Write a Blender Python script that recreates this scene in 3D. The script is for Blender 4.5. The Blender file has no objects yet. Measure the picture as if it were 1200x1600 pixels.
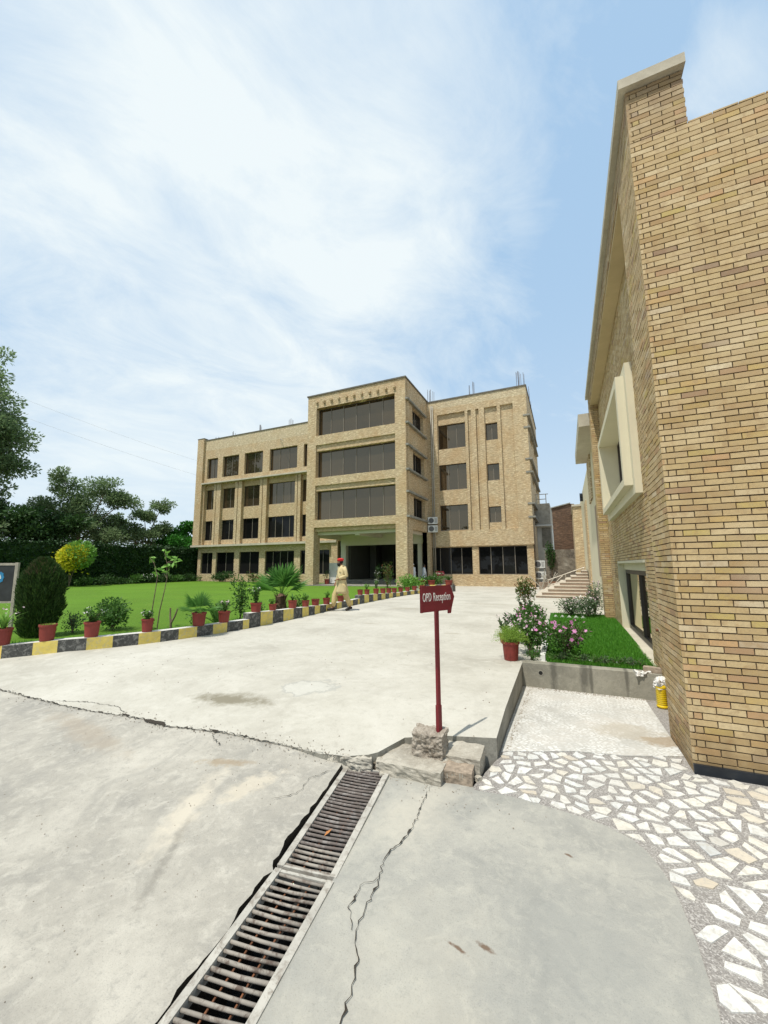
import bpy, math, random
from math import sin, cos, pi, radians, sqrt, atan2
from mathutils import Vector, Matrix, noise
from mathutils.geometry import delaunay_2d_cdt
random.seed(7)
R = random.random
U = random.uniform
scn = bpy.context.scene
COL = scn.collection

# ------------------------------------------------------------------ camera
EYE = Vector((0, 0, 1.62))
yaw, pit, roll = radians(24.4), radians(7.75), radians(0.35)
fw = Vector((-sin(yaw)*cos(pit), cos(yaw)*cos(pit), sin(pit)))
rt0 = Vector((cos(yaw), sin(yaw), 0)); up0 = rt0.cross(fw)
rt = rt0*cos(roll) - up0*sin(roll); up = up0*cos(roll) + rt0*sin(roll)
cam = bpy.data.cameras.new('camera'); camo = bpy.data.objects.new('camera', cam); COL.objects.link(camo)
m = Matrix((rt, up, -fw)).transposed().to_4x4(); m.translation = EYE
camo.matrix_world = m
cam.sensor_fit = 'VERTICAL'; cam.sensor_height = 36.0; cam.lens = 36.0*625/1600
cam.clip_start = 0.05; cam.clip_end = 3000
scn.camera = camo
# ------------------------------------------------------------------ sun and sky
SUN_EL = radians(66); sd = Vector((-0.31, -0.95, 0)).normalized()
sunv = Vector((sd.x*cos(SUN_EL), sd.y*cos(SUN_EL), sin(SUN_EL)))
sl = bpy.data.lights.new('sun', 'SUN'); sl.energy = 4.6; sl.angle = radians(0.6); sl.color = (1.0, 0.95, 0.86)
so = bpy.data.objects.new('sun', sl); COL.objects.link(so)
so.rotation_euler = (-sunv).to_track_quat('-Z', 'Y').to_euler(); so.location = (0, -20, 60)
scn.view_settings.view_transform = 'Standard'; scn.view_settings.look = 'None'
scn.view_settings.exposure = 0.0; scn.view_settings.gamma = 1.0
W = bpy.data.worlds.new('World'); scn.world = W; W.use_nodes = True
nt = W.node_tree; nt.nodes.clear()
def N(t, typ, **k):
    n = t.nodes.new(typ)
    for a, v in k.items():
        if a.startswith('i_'): n.inputs[a[2:].replace('_', ' ')].default_value = v
        else: setattr(n, a, v)
    return n
def Lk(t, a, b): t.links.new(a, b)
def ramp(t, fac, stops, interp='LINEAR'):
    n = t.nodes.new('ShaderNodeValToRGB'); n.color_ramp.interpolation = interp
    e = n.color_ramp.elements
    while len(e) > 1: e.remove(e[-1])
    e[0].position = stops[0][0]; e[0].color = (*stops[0][1], 1) if len(stops[0][1]) == 3 else stops[0][1]
    for p, c in stops[1:]:
        q = e.new(p); q.color = (*c, 1) if len(c) == 3 else c
    Lk(t, fac, n.inputs[0]); return n.outputs[0]
def mixc(t, fac, a, b, mode='MIX'):
    n = t.nodes.new('ShaderNodeMix'); n.data_type = 'RGBA'; n.blend_type = mode
    for i, v in ((0, fac), (6, a), (7, b)):
        if hasattr(v, 'is_output'): Lk(t, v, n.inputs[i])
        elif i == 0: n.inputs[0].default_value = v
        else: n.inputs[i].default_value = (*v, 1)
    return n.outputs[2]
def mth(t, op, a, b=None, c=None, clamp=False):
    n = t.nodes.new('ShaderNodeMath'); n.operation = op; n.use_clamp = clamp
    for i, v in enumerate((a, b, c)):
        if v is None: continue
        if hasattr(v, 'is_output'): Lk(t, v, n.inputs[i])
        else: n.inputs[i].default_value = v
    return n.outputs[0]
def noi(t, vec, scale, detail=4, rough=.55, dist=0, sc=None):
    if sc:
        mp = N(t, 'ShaderNodeMapping'); mp.inputs['Scale'].default_value = sc; Lk(t, vec, mp.inputs[0]); vec = mp.outputs[0]
    n = N(t, 'ShaderNodeTexNoise'); n.inputs['Scale'].default_value = scale; n.inputs['Detail'].default_value = detail
    n.inputs['Roughness'].default_value = rough; n.inputs['Distortion'].default_value = dist
    Lk(t, vec, n.inputs['Vector']); return n.outputs['Fac']
sky = N(nt, 'ShaderNodeTexSky', sky_type='NISHITA', sun_disc=False, sun_elevation=SUN_EL,
        sun_rotation=atan2(sunv.x, sunv.y), air_density=1.1, dust_density=1.2, ozone_density=1.2)
skc = N(nt, 'ShaderNodeVectorMath', operation='SCALE'); Lk(nt, sky.outputs[0], skc.inputs[0]); skc.inputs['Scale'].default_value = 1.25
tc = N(nt, 'ShaderNodeTexCoord')
dirv = tc.outputs['Generated']
sep = N(nt, 'ShaderNodeSeparateXYZ'); Lk(nt, dirv, sep.inputs[0])
zz = mth(nt, 'ADD', mth(nt, 'MAXIMUM', sep.outputs[2], 0.0), 0.22)
cmb = N(nt, 'ShaderNodeCombineXYZ'); Lk(nt, mth(nt, 'DIVIDE', sep.outputs[0], zz), cmb.inputs[0]); Lk(nt, mth(nt, 'DIVIDE', sep.outputs[1], zz), cmb.inputs[1])
pv = cmb.outputs[0]
rotm = N(nt, 'ShaderNodeMapping'); rotm.inputs['Rotation'].default_value = (0, 0, radians(28)); Lk(nt, pv, rotm.inputs[0])
n1 = noi(nt, rotm.outputs[0], 1.1, 6, .55, .5, (1.0, .7, 1))
n2 = noi(nt, rotm.outputs[0], 3.4, 9, .66, .55, (1.2, .75, 1))
cl = mth(nt, 'ADD', mth(nt, 'MULTIPLY', n1, .60), mth(nt, 'MULTIPLY', n2, .40))
def dirblob(d, edge, gain):
    q = N(nt, 'ShaderNodeVectorMath', operation='DOT_PRODUCT'); Lk(nt, dirv, q.inputs[0]); q.inputs[1].default_value = Vector(d).normalized()
    return mth(nt, 'MULTIPLY', mth(nt, 'SUBTRACT', q.outputs['Value'], edge, clamp=True), gain)
# cloud banks by compass direction; a clearer quarter to the north-east
cl2 = mth(nt, 'ADD', mth(nt, 'MULTIPLY', mth(nt, 'SUBTRACT', n1, .5), 2.0), mth(nt, 'MULTIPLY', mth(nt, 'SUBTRACT', n2, .5), 1.7))
low = mth(nt, 'ADD', mth(nt, 'MULTIPLY', sep.outputs[2], 2.0, clamp=True), .12, clamp=True)
cl2 = mth(nt, 'ADD', mth(nt, 'MULTIPLY', cl2, low), .50)
for d, e_, g_ in (((-.444, .542, .713), .93, 2.4), ((-.20, .73, .65), .972, 12.0), ((-.33, .66, .68), .975, 7.0), ((-.60, .40, .70), .95, 1.5), ((-.85, .42, .30), .70, .9), ((.235, .655, .718), .9965, 110.0), ((-.04, .634, .772), .990, 20.0)):
    cl2 = mth(nt, 'ADD', cl2, dirblob(d, e_, g_))
for d, e_, g_ in (((.16, .76, .63), .80, 2.3), ((-.27, .81, .52), .982, 12.0), ((-.64, .52, .56), .97, 8.0), ((-.33, .36, .87), .975, 8.0)):
    cl2 = mth(nt, 'SUBTRACT', cl2, dirblob(d, e_, g_))
cf = mth(nt, 'ADD', mth(nt, 'MULTIPLY', cl2, .92), .02, clamp=True)
hz = mth(nt, 'POWER', mth(nt, 'SUBTRACT', 1.0, mth(nt, 'MAXIMUM', sep.outputs[2], 0.0), clamp=True), 4.0)
cf2 = mth(nt, 'MAXIMUM', cf, mth(nt, 'MULTIPLY', hz, .92))
skys = N(nt, 'ShaderNodeVectorMath', operation='SCALE'); Lk(nt, skc.outputs[0], skys.inputs[0]); skys.inputs['Scale'].default_value = .10
base_sky = mixc(nt, .85, skys.outputs[0], (.46, .68, .93))
cc = mixc(nt, hz, (.89, .97, 1.0), (.84, .95, 1.0))
out = mixc(nt, cf2, base_sky, cc)
bg = N(nt, 'ShaderNodeBackground'); Lk(nt, out, bg.inputs[0]); bg.inputs[1].default_value = 0.98
wo = N(nt, 'ShaderNodeOutputWorld'); Lk(nt, bg.outputs[0], wo.inputs[0])

# ------------------------------------------------------------------ materials
def mat(name, color=(.5, .5, .5), rough=.8, metal=0.0, spec=.4):
    m = bpy.data.materials.new(name); m.use_nodes = True
    b = m.node_tree.nodes['Principled BSDF']
    b.inputs['Base Color'].default_value = (*color, 1); b.inputs['Roughness'].default_value = rough
    b.inputs['Metallic'].default_value = metal; b.inputs['Specular IOR Level'].default_value = spec
    return m, m.node_tree, b
def pos(t): return N(t, 'ShaderNodeNewGeometry').outputs['Position']
def objc(t): return N(t, 'ShaderNodeTexCoord').outputs['Object']
def bump(t, b, h, strength=.3, dist=.01):
    n = N(t, 'ShaderNodeBump'); n.inputs['Strength'].default_value = strength; n.inputs['Distance'].default_value = dist
    Lk(t, h, n.inputs['Height']); Lk(t, n.outputs[0], b.inputs['Normal'])
def plain(name, c, rough=.7, var=.18, sc=6, metal=0, spec=.4, bmp=.15):
    m, t, b = mat(name, c, rough, metal, spec); p = pos(t)
    f = noi(t, p, sc, 6, .65)
    Lk(t, ramp(t, f, [(.3, tuple(x*(1-var) for x in c)), (.7, tuple(min(1, x*(1+var)) for x in c))]), b.inputs[0])
    if bmp: bump(t, b, noi(t, p, sc*8, 4), bmp, .004)
    return m
def tanbrick(name, c1, c2, mortar, w=.187, h=.052, stain=.35, ms=.007, lowscale=.6):
    m, t, b = mat(name, c1, .85); p = pos(t)
    s = N(t, 'ShaderNodeSeparateXYZ'); Lk(t, p, s.inputs[0])
    c = N(t, 'ShaderNodeCombineXYZ'); Lk(t, mth(t, 'ADD', s.outputs[0], s.outputs[1]), c.inputs[0]); Lk(t, s.outputs[2], c.inputs[1])
    br = N(t, 'ShaderNodeTexBrick'); Lk(t, c.outputs[0], br.inputs['Vector'])
    br.inputs['Color1'].default_value = (*c1, 1); br.inputs['Color2'].default_value = (*c2, 1); br.inputs['Mortar'].default_value = (*mortar, 1)
    br.inputs['Scale'].default_value = 1; br.inputs['Brick Width'].default_value = w; br.inputs['Row Height'].default_value = h
    br.inputs['Mortar Size'].default_value = ms; br.inputs['Mortar Smooth'].default_value = .3; br.inputs['Bias'].default_value = -.1
    col = br.outputs['Color']
    # per-brick-sized streaks of darker and ochre brick, then broad weathering
    st = noi(t, c.outputs[0], 1, 3, .6, 0, (3.2, 15, 1))
    col = mixc(t, ramp(t, st, [(.40, (.0,)*3), (.62, (.75,)*3)]), col, tuple(x*.52 for x in c2), 'MIX')
    st2 = noi(t, c.outputs[0], 1.3, 2, .6, 0, (2.6, 17, 1))
    col = mixc(t, ramp(t, st2, [(.54, (.0,)*3), (.68, (.6,)*3)]), col, tuple(min(1, x*1.5) for x in c1), 'MIX')
    big = noi(t, p, lowscale, 5, .6, .6)
    col = mixc(t, mth(t, 'MULTIPLY', ramp(t, big, [(.42, (0,)*3), (.66, (1,)*3)]), stain), col, (c2[0]*.72, c2[1]*.55, c2[2]*.34), 'MIX')
    Lk(t, col, b.inputs[0]); bump(t, b, mth(t, 'SUBTRACT', 1.0, br.outputs['Fac']), .5, .012)
    return m
M = {}
M['brick'] = tanbrick('tan_brick', (.74, .59, .375), (.57, .43, .255), (.17, .12, .07), stain=.36)
M['brick_pale'] = tanbrick('pale_brick', (.74, .62, .42), (.62, .50, .315), (.2, .15, .09), stain=.16)
M['brick_spandrel'] = tanbrick('panel_brick', (.70, .55, .34), (.58, .43, .25), (.18, .13, .08), stain=.3)
M['brick_dark'] = tanbrick('dark_brick', (.17, .10, .06), (.10, .06, .04), (.06, .045, .035), w=.23, h=.075, stain=.3, lowscale=1.5)
# individually laid bricks of the near building
m, t, b = mat('laid_brick', (.5, .4, .2), .78); p = pos(t)
rnd = N(t, 'ShaderNodeNewGeometry').outputs['Random Per Island']
c = ramp(t, rnd, [(0, (.44, .32, .155)), (.15, (.50, .37, .19)), (.3, (.37, .255, .115)), (.45, (.54, .41, .225)), (.58, (.45, .325, .15)),
                  (.72, (.57, .45, .265)), (.80, (.36, .23, .10)), (.86, (.46, .35, .12)), (.92, (.50, .31, .15)), (.97, (.26, .165, .10)), (1, (.62, .51, .33))])
f1 = noi(t, p, 9, 5, .7, .5); c = mixc(t, ramp(t, f1, [(.50, (0,)*3), (.70, (.75,)*3)]), c, (.33, .21, .095))
f2 = noi(t, p, 40, 5, .75); c = mixc(t, ramp(t, f2, [(.38, (.35,)*3), (.55, (0,)*3)]), c, (.33, .25, .15))
f3 = noi(t, p, 1.3, 3, .6); c = mixc(t, ramp(t, f3, [(.5, (0,)*3), (.75, (.35,)*3)]), c, (.64, .53, .34))
s = N(t, 'ShaderNodeSeparateXYZ'); Lk(t, p, s.inputs[0])
low_dark = mth(t, 'ADD', mth(t, 'MULTIPLY', s.outputs[2], -2.2), mth(t, 'MULTIPLY', noi(t, p, 5, 4), 1.7))
c = mixc(t, ramp(t, low_dark, [(.1, (0,)*3), (.75, (.7,)*3)]), c, (.20, .13, .06))  # brick turns darker brown towards the bottom, broken up by noise
hi = mth(t, 'ADD', mth(t, 'MULTIPLY', mth(t, 'SUBTRACT', s.outputs[2], 5.5), 1.1), mth(t, 'MULTIPLY', mth(t, 'SUBTRACT', noi(t, p, 3, 5, .7), .5), 1.4))
c = mixc(t, ramp(t, hi, [(.25, (0,)*3), (.95, (.7,)*3)]), c, (.20, .145, .09))
Lk(t, c, b.inputs[0]); bump(t, b, noi(t, p, 60, 6, .7), .35, .004); M['laid_brick'] = m
M['mortar'] = plain('dark_mortar', (.095, .068, .045), .95, .3, 20)

def concrete(name, base, dark, light, sc=1.0, patch=.5, stain=None):
    m, t, b = mat(name, base, .86, 0, .3); p = pos(t)
    f = noi(t, p, .9*sc, 8, .62, .3); c = ramp(t, f, [(.30, dark), (.5, base), (.72, light)])
    f2 = noi(t, p, 5*sc, 8, .7, .8); c = mixc(t, ramp(t, f2, [(.50, (0,)*3), (.66, (patch,)*3)]), c, light)
    f3 = noi(t, p, 2.3*sc, 6, .65, 1.2, (1, .45, 1)); c = mixc(t, ramp(t, f3, [(.55, (0,)*3), (.74, (patch*.9,)*3)]), c, dark)
    f4 = noi(t, p, 160, 3, .7); c = mixc(t, ramp(t, f4, [(.30, (.45,)*3), (.46, (0,)*3)]), c, tuple(x*.62 for x in dark))
    f5 = noi(t, p, 22, 5, .7); c = mixc(t, ramp(t, f5, [(.66, (0,)*3), (.73, (.6,)*3)]), c, tuple(x*.7 for x in dark))
    g1 = noi(t, p, 11*sc, 10, .78, .4); c = mixc(t, ramp(t, g1, [(.36, (.55,)*3), (.47, (0,)*3)]), c, dark)
    c = mixc(t, ramp(t, g1, [(.55, (0,)*3), (.66, (.5,)*3)]), c, light)
    if stain: c = stain(t, p, c)
    Lk(t, c, b.inputs[0])
    h = mth(t, 'ADD', mth(t, 'MULTIPLY', f2, .5), mth(t, 'MULTIPLY', noi(t, p, 70, 6, .7), .35))
    bump(t, b, h, .35, .012); return m
def blobmask(t, p, cx, cy, rx, ry, ang, nscale, soft=.5):
    mp = N(t, 'ShaderNodeMapping', vector_type='TEXTURE'); mp.inputs['Location'].default_value = (cx, cy, 0); mp.inputs['Rotation'].default_value = (0, 0, ang)
    mp.inputs['Scale'].default_value = (rx, ry, 1000); Lk(t, p, mp.inputs[0])
    ln = N(t, 'ShaderNodeVectorMath', operation='LENGTH'); Lk(t, mp.outputs[0], ln.inputs[0])
    v = mth(t, 'ADD', ln.outputs['Value'], mth(t, 'MULTIPLY', mth(t, 'SUBTRACT', noi(t, p, nscale, 6, .7), .5), 2.4))
    return ramp(t, v, [(1-soft, (1,)*3), (1.0, (0,)*3)])
def st_drive(t, p, c):
    c = mixc(t, mth(t, 'MULTIPLY', blobmask(t, p, -3.5, 3.6, .55, .2, .1, 5, .7), .85), c, (.17, .15, .10))
    rim = blobmask(t, p, -2.9, 4.2, .36, .26, .3, 3, .25)
    edge = mth(t, 'MULTIPLY', mth(t, 'MULTIPLY', rim, mth(t, 'SUBTRACT', 1.0, rim)), 3.0, clamp=True)
    c = mixc(t, mth(t, 'MULTIPLY', rim, .35), c, (.52, .52, .48)); c = mixc(t, mth(t, 'MULTIPLY', edge, .6), c, (.25, .25, .23))
    for cx, cy, rx, ry in ((-3.9, 6.9, .2, .06), (-2.3, 8.5, .25, .12), (-4.6, 9.2, .3, .1), (-5.2, 13, .8, .25), (-2.2, 5.6, .12, .05), (-2.9, 16, 1.4, .3)):
        c = mixc(t, mth(t, 'MULTIPLY', blobmask(t, p, cx, cy, rx, ry, .1, 6, .6), .55), c, (.30, .27, .21))
    return c
def st_old(t, p, c):
    c = mixc(t, mth(t, 'MULTIPLY', blobmask(t, p, -4.3, 2.55, .9, .16, -.15, 4, .7), .5), c, (.30, .25, .19))
    c = mixc(t, mth(t, 'MULTIPLY', blobmask(t, p, -2.4, 2.1, .5, .13, 1.9, 7, .7), .85), c, (.50, .455, .37))
    c = mixc(t, mth(t, 'MULTIPLY', blobmask(t, p, -2.2, 2.45, .28, .10, 1.2, 9, .5), .7), c, (.50, .45, .36))
    c = mixc(t, mth(t, 'MULTIPLY', blobmask(t, p, -2.15, 1.75, .42, .04, 2.1, 16, .8), .45), c, (.15, .14, .12))
    c = mixc(t, mth(t, 'MULTIPLY', blobmask(t, p, -2.6, 2.62, .28, .06, .3, 14, .6), .6), c, (.27, .20, .12))
    return c
def st_new(t, p, c):
    c = mixc(t, mth(t, 'MULTIPLY', blobmask(t, p, -.55, 1.2, .55, .9, .3, 2.2, .9), .55), c, (.42, .39, .32))
    c = mixc(t, mth(t, 'MULTIPLY', blobmask(t, p, -.05, 2.1, .5, .6, .3, 2.6, .9), .5), c, (.235, .24, .225))
    c = mixc(t, mth(t, 'MULTIPLY', blobmask(t, p, -1.0, 2.8, .28, .5, .0, 4, .8), .6), c, (.46, .43, .36))
    for cx, cy, rx, ry in ((-.42, 1.95, .05, .016), (-.53, 1.9, .06, .01), (.1, 1.35, .03, .02), (-.1, 2.7, .03, .012)):
        c = mixc(t, mth(t, 'MULTIPLY', blobmask(t, p, cx, cy, rx, ry, -.3, 30, .6), .85), c, (.12, .07, .04))
    return c
M['driveway'] = concrete('driveway_concrete', (.445, .425, .365), (.345, .325, .275), (.52, .50, .44), .8, .5, st_drive)
M['old'] = concrete('old_concrete', (.345, .325, .28), (.245, .235, .21), (.46, .435, .375), 1.5, .7, st_old)
M['new'] = concrete('smooth_concrete', (.315, .308, .275), (.235, .235, .215), (.41, .395, .34), 1.6, .6, st_new)
M['cwall'] = concrete('wall_concrete', (.235, .225, .19), (.14, .135, .115), (.33, .315, .27), 2.5, .6)
M['ledge'] = concrete('ledge_concrete', (.38, .35, .29), (.23, .205, .165), (.48, .45, .38), 3, .6)
M['roughwall'] = concrete('rough_wall_render', (.17, .145, .11), (.09, .075, .06), (.26, .235, .19), 1.6, .6)
M['rough'] = concrete('rough_cement', (.30, .26, .21), (.15, .12, .09), (.44, .40, .34), 9, .7)
M['coping'] = concrete('cream_coping', (.46, .42, .33), (.38, .34, .26), (.54, .50, .40), 2, .35)
M['cream'] = plain('cream_plaster', (.64, .59, .43), .7, .05, 1.2, bmp=.08)
M['ochre'] = plain('ochre_plaster', (.50, .40, .23), .75, .1, 2, bmp=.1)
M['soffit'] = plain('porch_soffit_paint', (.62, .58, .47), .8, .05, 1.0, bmp=.05)
M['white'] = plain('white_paint', (.72, .72, .68), .6, .1, 5)
M['whitewall'] = plain('grey_white_render', (.56, .56, .52), .85, .2, .8)
M['marble'] = None
m, t, b = mat('marble_shard', (.8, .8, .76), .35, 0, .5); p = pos(t)
rnd = N(t, 'ShaderNodeNewGeometry').outputs['Random Per Island']
c = ramp(t, rnd, [(0, (.60, .61, .59)), (.35, (.68, .67, .64)), (.6, (.65, .63, .58)), (.84, (.66, .63, .55)), (.96, (.52, .45, .35)), (1, (.48, .50, .50))])
v = noi(t, p, 7, 6, .7, 2.0); c = mixc(t, ramp(t, v, [(.60, (0,)*3), (.70, (.6,)*3)]), c, (.50, .42, .29))
v = noi(t, p, 26, 6, .75, .5); c = mixc(t, ramp(t, v, [(.38, (.7,)*3), (.54, (0,)*3)]), c, (.38, .36, .32))
v = noi(t, p, 2.2, 5, .7, .5); c = mixc(t, ramp(t, v, [(.45, (0,)*3), (.65, (.5,)*3)]), c, (.44, .41, .35))
Lk(t, c, b.inputs[0]); M['marble'] = m
m, t, b = mat('terrazzo_grout', (.3, .28, .25), .8); p = pos(t)
v = N(t, 'ShaderNodeTexVoronoi'); v.inputs['Scale'].default_value = 170; Lk(t, p, v.inputs['Vector'])
sc_ = N(t, 'ShaderNodeSeparateColor'); Lk(t, v.outputs['Color'], sc_.inputs[0])
c = ramp(t, sc_.outputs[0], [(0, (.15, .135, .125)), (.5, (.23, .215, .20)), (.8, (.31, .29, .265)), (1, (.46, .44, .41))])
Lk(t, mixc(t, ramp(t, noi(t, p, 2, 4), [(.35, (.0,)*3), (.7, (.35,)*3)]), c, (.33, .31, .275)), b.inputs[0]); M['grout'] = m
m, t, b = mat('worn_cement_skim', (.5, .48, .43), .8); p = pos(t)
c = ramp(t, noi(t, p, 1.6, 7, .7, .5), [(.3, (.34, .33, .30)), (.5, (.43, .415, .375)), (.7, (.48, .45, .40))])
v = N(t, 'ShaderNodeTexVoronoi', feature='DISTANCE_TO_EDGE'); mp = N(t, 'ShaderNodeMapping'); mp.inputs['Scale'].default_value = (4.5, 8.5, 1); Lk(t, p, mp.inputs[0]); Lk(t, mp.outputs[0], v.inputs['Vector'])
sh = mth(t, 'MULTIPLY', ramp(t, v.outputs['Distance'], [(.10, (0,)*3), (.2, (1,)*3)]), ramp(t, noi(t, p, 3.3, 4, .7), [(.38, (.15,)*3), (.58, (.9,)*3)]))
c = mixc(t, sh, c, (.66, .66, .63))
c = mixc(t, mth(t, 'MULTIPLY', blobmask(t, p, .75, 4.75, .3, .16, .4, 5, .35), .75), c, (.27, .20, .12))
c = mixc(t, mth(t, 'MULTIPLY', blobmask(t, p, .45, 4.9, .4, .28, .4, 4, .35), .45), c, (.36, .31, .23))
Lk(t, c, b.inputs[0]); M['skim'] = m
M['dark_coping'] = plain('weathered_dark_coping', (.13, .12, .10), .9, .3, 3)
M['skirt'] = plain('black_skirting', (.012, .016, .022), .35, .3, 4, bmp=0)
def glassy(name, c, refl, tint, clearish=False):
    m = bpy.data.materials.new(name); m.use_nodes = True; t = m.node_tree; t.nodes.clear()
    g = N(t, 'ShaderNodeBsdfGlossy'); g.inputs['Color'].default_value = (*tint, 1); g.inputs['Roughness'].default_value = .015
    d = N(t, 'ShaderNodeBsdfDiffuse'); oi = N(t, 'ShaderNodeObjectInfo')
    Lk(t, ramp(t, oi.outputs['Random'], [(0, c), (.5, tuple(x*1.8 for x in c)), (.85, tuple(x*3.0 for x in c)), (1, tuple(x*1.2 for x in c))]), d.inputs['Color'])
    # each pane sits a hair out of true
    mx = N(t, 'ShaderNodeMixShader'); fr = N(t, 'ShaderNodeFresnel'); fr.inputs['IOR'].default_value = 1.5
    Lk(t, mth(t, 'ADD', mth(t, 'MULTIPLY', fr.outputs[0], .8), refl, clamp=True), mx.inputs[0]); Lk(t, d.outputs[0], mx.inputs[1]); Lk(t, g.outputs[0], mx.inputs[2])
    o = N(t, 'ShaderNodeOutputMaterial'); Lk(t, mx.outputs[0], o.inputs[0]); return m
M['glass'] = glassy('bronze_glass', (.018, .013, .008), .105, (.95, .78, .56))
M['glass_mirror'] = glassy('near_window_glass', (.008, .008, .006), .22, (.8, .75, .62))
M['glass_dark'] = glassy('dark_glass', (.006, .006, .006), .0, (.5, .5, .5))
M['frame'] = plain('bronze_window_frame', (.05, .04, .035), .45, .1, 3, bmp=0)
M['mullion'] = plain('pale_mullion', (.20, .175, .14), .5, .1, 3, bmp=0)
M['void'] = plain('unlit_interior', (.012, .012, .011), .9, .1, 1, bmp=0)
M['interior'] = plain('interior_wall', (.10, .10, .085), .85, .1, 1, bmp=0)
M['maroon'] = plain('maroon_paint', (.165, .012, .018), .5, .15, 6, bmp=.1)
M['pot'] = plain('maroon_pot', (.19, .028, .022), .6, .22, 9, bmp=.2)
t_ = M['pot'].node_tree; b_ = t_.nodes['Principled BSDF']; l_ = b_.inputs[0].links[0].from_socket
oi_ = N(t_, 'ShaderNodeObjectInfo'); Lk(t_, mixc(t_, mth(t_, 'MULTIPLY', oi_.outputs['Random'], .6), l_, (.27, .055, .035)), b_.inputs[0])
M['soil'] = plain('soil', (.05, .035, .022), .95, .4, 30)
def painted(name, c, under, amt=.6):
    m, t, b = mat(name, c, .8); p = pos(t)
    f = noi(t, p, 4.5, 7, .7, .6); cc = ramp(t, f, [(.3, tuple(x*.72 for x in c)), (.6, c)])
    f2 = noi(t, p, 13, 6, .75, .5); cc = mixc(t, ramp(t, f2, [(.50, (0,)*3), (.62, (amt,)*3)]), cc, under)
    Lk(t, cc, b.inputs[0]); bump(t, b, f2, .3, .01); return m
M['yellow'] = painted('worn_yellow_paint', (.76, .60, .15), (.50, .45, .30), .75)
M['black'] = painted('worn_black_paint', (.075, .075, .07), (.26, .255, .235), .8)
M['kerbtop'] = painted('kerb_top', (.60, .59, .55), (.42, .40, .36))
M['steel'] = plain('worn_steel', (.42, .38, .31), .5, .25, 12, metal=.3)
M['pipe'] = plain('grey_pipe', (.30, .28, .23), .5, .1, 4)
M['rust'] = plain('rusty_iron', (.16, .065, .03), .85, .5, 25)
M['grate'] = painted('whitewashed_iron', (.30, .27, .23), (.09, .06, .045), .9)
M['grate_dark'] = painted('rust_dark_iron', (.15, .125, .11), (.28, .26, .24), .7)
M['grate_frame'] = painted('cement_splashed_frame', (.44, .42, .37), (.18, .15, .12), .7)
M['rebar'] = plain('rebar_steel', (.13, .10, .09), .7, .3, 10, metal=.3)
M['ac'] = plain('ac_casing', (.66, .66, .62), .5, .05, 4, bmp=0)
M['acgrille'] = plain('ac_grille', (.10, .10, .10), .6, .1, 4, bmp=0)
M['granite'] = plain('step_stone', (.52, .46, .37), .55, .12, 3, bmp=0)
M['riser'] = plain('step_riser', (.30, .225, .165), .6, .15, 3, bmp=0)
M['bark'] = plain('bark', (.16, .12, .08), .9, .4, 14, bmp=.5)
M['palmbark'] = plain('palm_bark', (.11, .065, .04), .95, .5, 18, bmp=.6)
M['panel'] = plain('dark_sign_panel', (.035, .038, .04), .35, .3, 5, bmp=0)
M['emblem'] = plain('blue_emblem', (.03, .22, .42), .5, .1, 5, bmp=0)
M['lettering'] = plain('white_lettering', (.72, .68, .62), .6, .1, 9, bmp=0)
M['cloth'] = plain('khaki_cloth', (.56, .46, .25), .9, .1, 5, bmp=.2)
M['cloth2'] = plain('khaki_trousers', (.50, .39, .19), .9, .1, 5, bmp=.2)
M['whitecloth'] = plain('white_cloth', (.66, .70, .74), .9, .05, 6)
M['skin'] = plain('skin', (.30, .16, .09), .6, .08, 9, bmp=0)
M['hair'] = plain('black_hair', (.012, .010, .009), .7, .2, 20)
M['redcap'] = plain('red_cap', (.60, .03, .03), .8, .1, 9)
M['leather'] = plain('black_leather', (.02, .015, .012), .5, .2, 9)
M['belt'] = plain('brown_belt', (.20, .10, .04), .6, .2, 9)
M['jug'] = plain('yellow_plastic', (.72, .50, .01), .3, .05, 9, spec=.6, bmp=0)
M['bag'] = plain('white_plastic_bag', (.62, .60, .56), .4, .2, 30, bmp=.3)
M['redbrick'] = plain('loose_brick', (.28, .225, .17), .9, .35, 25)
M['deadleaf'] = plain('dead_leaf', (.42, .17, .05), .8, .2, 25)
M['crack_dark'] = plain('crack_dirt_and_shade', (.035, .028, .02), .95, .4, 30)  # cracks in the paving, and painted shade on the old slab's edge
M['ground'] = plain('dry_ground', (.30, .26, .19), .95, .2, .5)
def foliage(name, cols, trans=.3, rough=.55):
    m, t, b = mat(name, cols[0], rough, 0, .3)
    rnd = N(t, 'ShaderNodeNewGeometry').outputs['Random Per Island']
    c = ramp(t, rnd, [(i/(len(cols)-1), k) for i, k in enumerate(cols)])
    Lk(t, c, b.inputs[0])
    if trans:
        tr = N(t, 'ShaderNodeBsdfTranslucent'); Lk(t, mixc(t, .5, c, tuple(x*1.5 for x in cols[-1])), tr.inputs[0])
        mx = N(t, 'ShaderNodeMixShader'); mx.inputs[0].default_value = trans
        Lk(t, b.outputs[0], mx.inputs[1]); Lk(t, tr.outputs[0], mx.inputs[2])
        Lk(t, mx.outputs[0], t.nodes['Material Output'].inputs[0])
    return m
M['leaf'] = foliage('green_leaf', [(.035, .09, .015), (.06, .15, .025), (.09, .20, .035), (.05, .12, .02)])
M['leaf_light'] = foliage('light_green_leaf', [(.09, .20, .03), (.15, .32, .05), (.20, .38, .07)])
M['leaf_grey'] = foliage('grey_green_leaf', [(.06, .11, .045), (.09, .15, .065), (.13, .20, .09), (.05, .10, .04)], .3)
M['leaf_tree'] = foliage('tree_leaf', [(.10, .16, .07), (.16, .24, .10), (.24, .32, .15), (.12, .18, .08)], .5)
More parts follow.
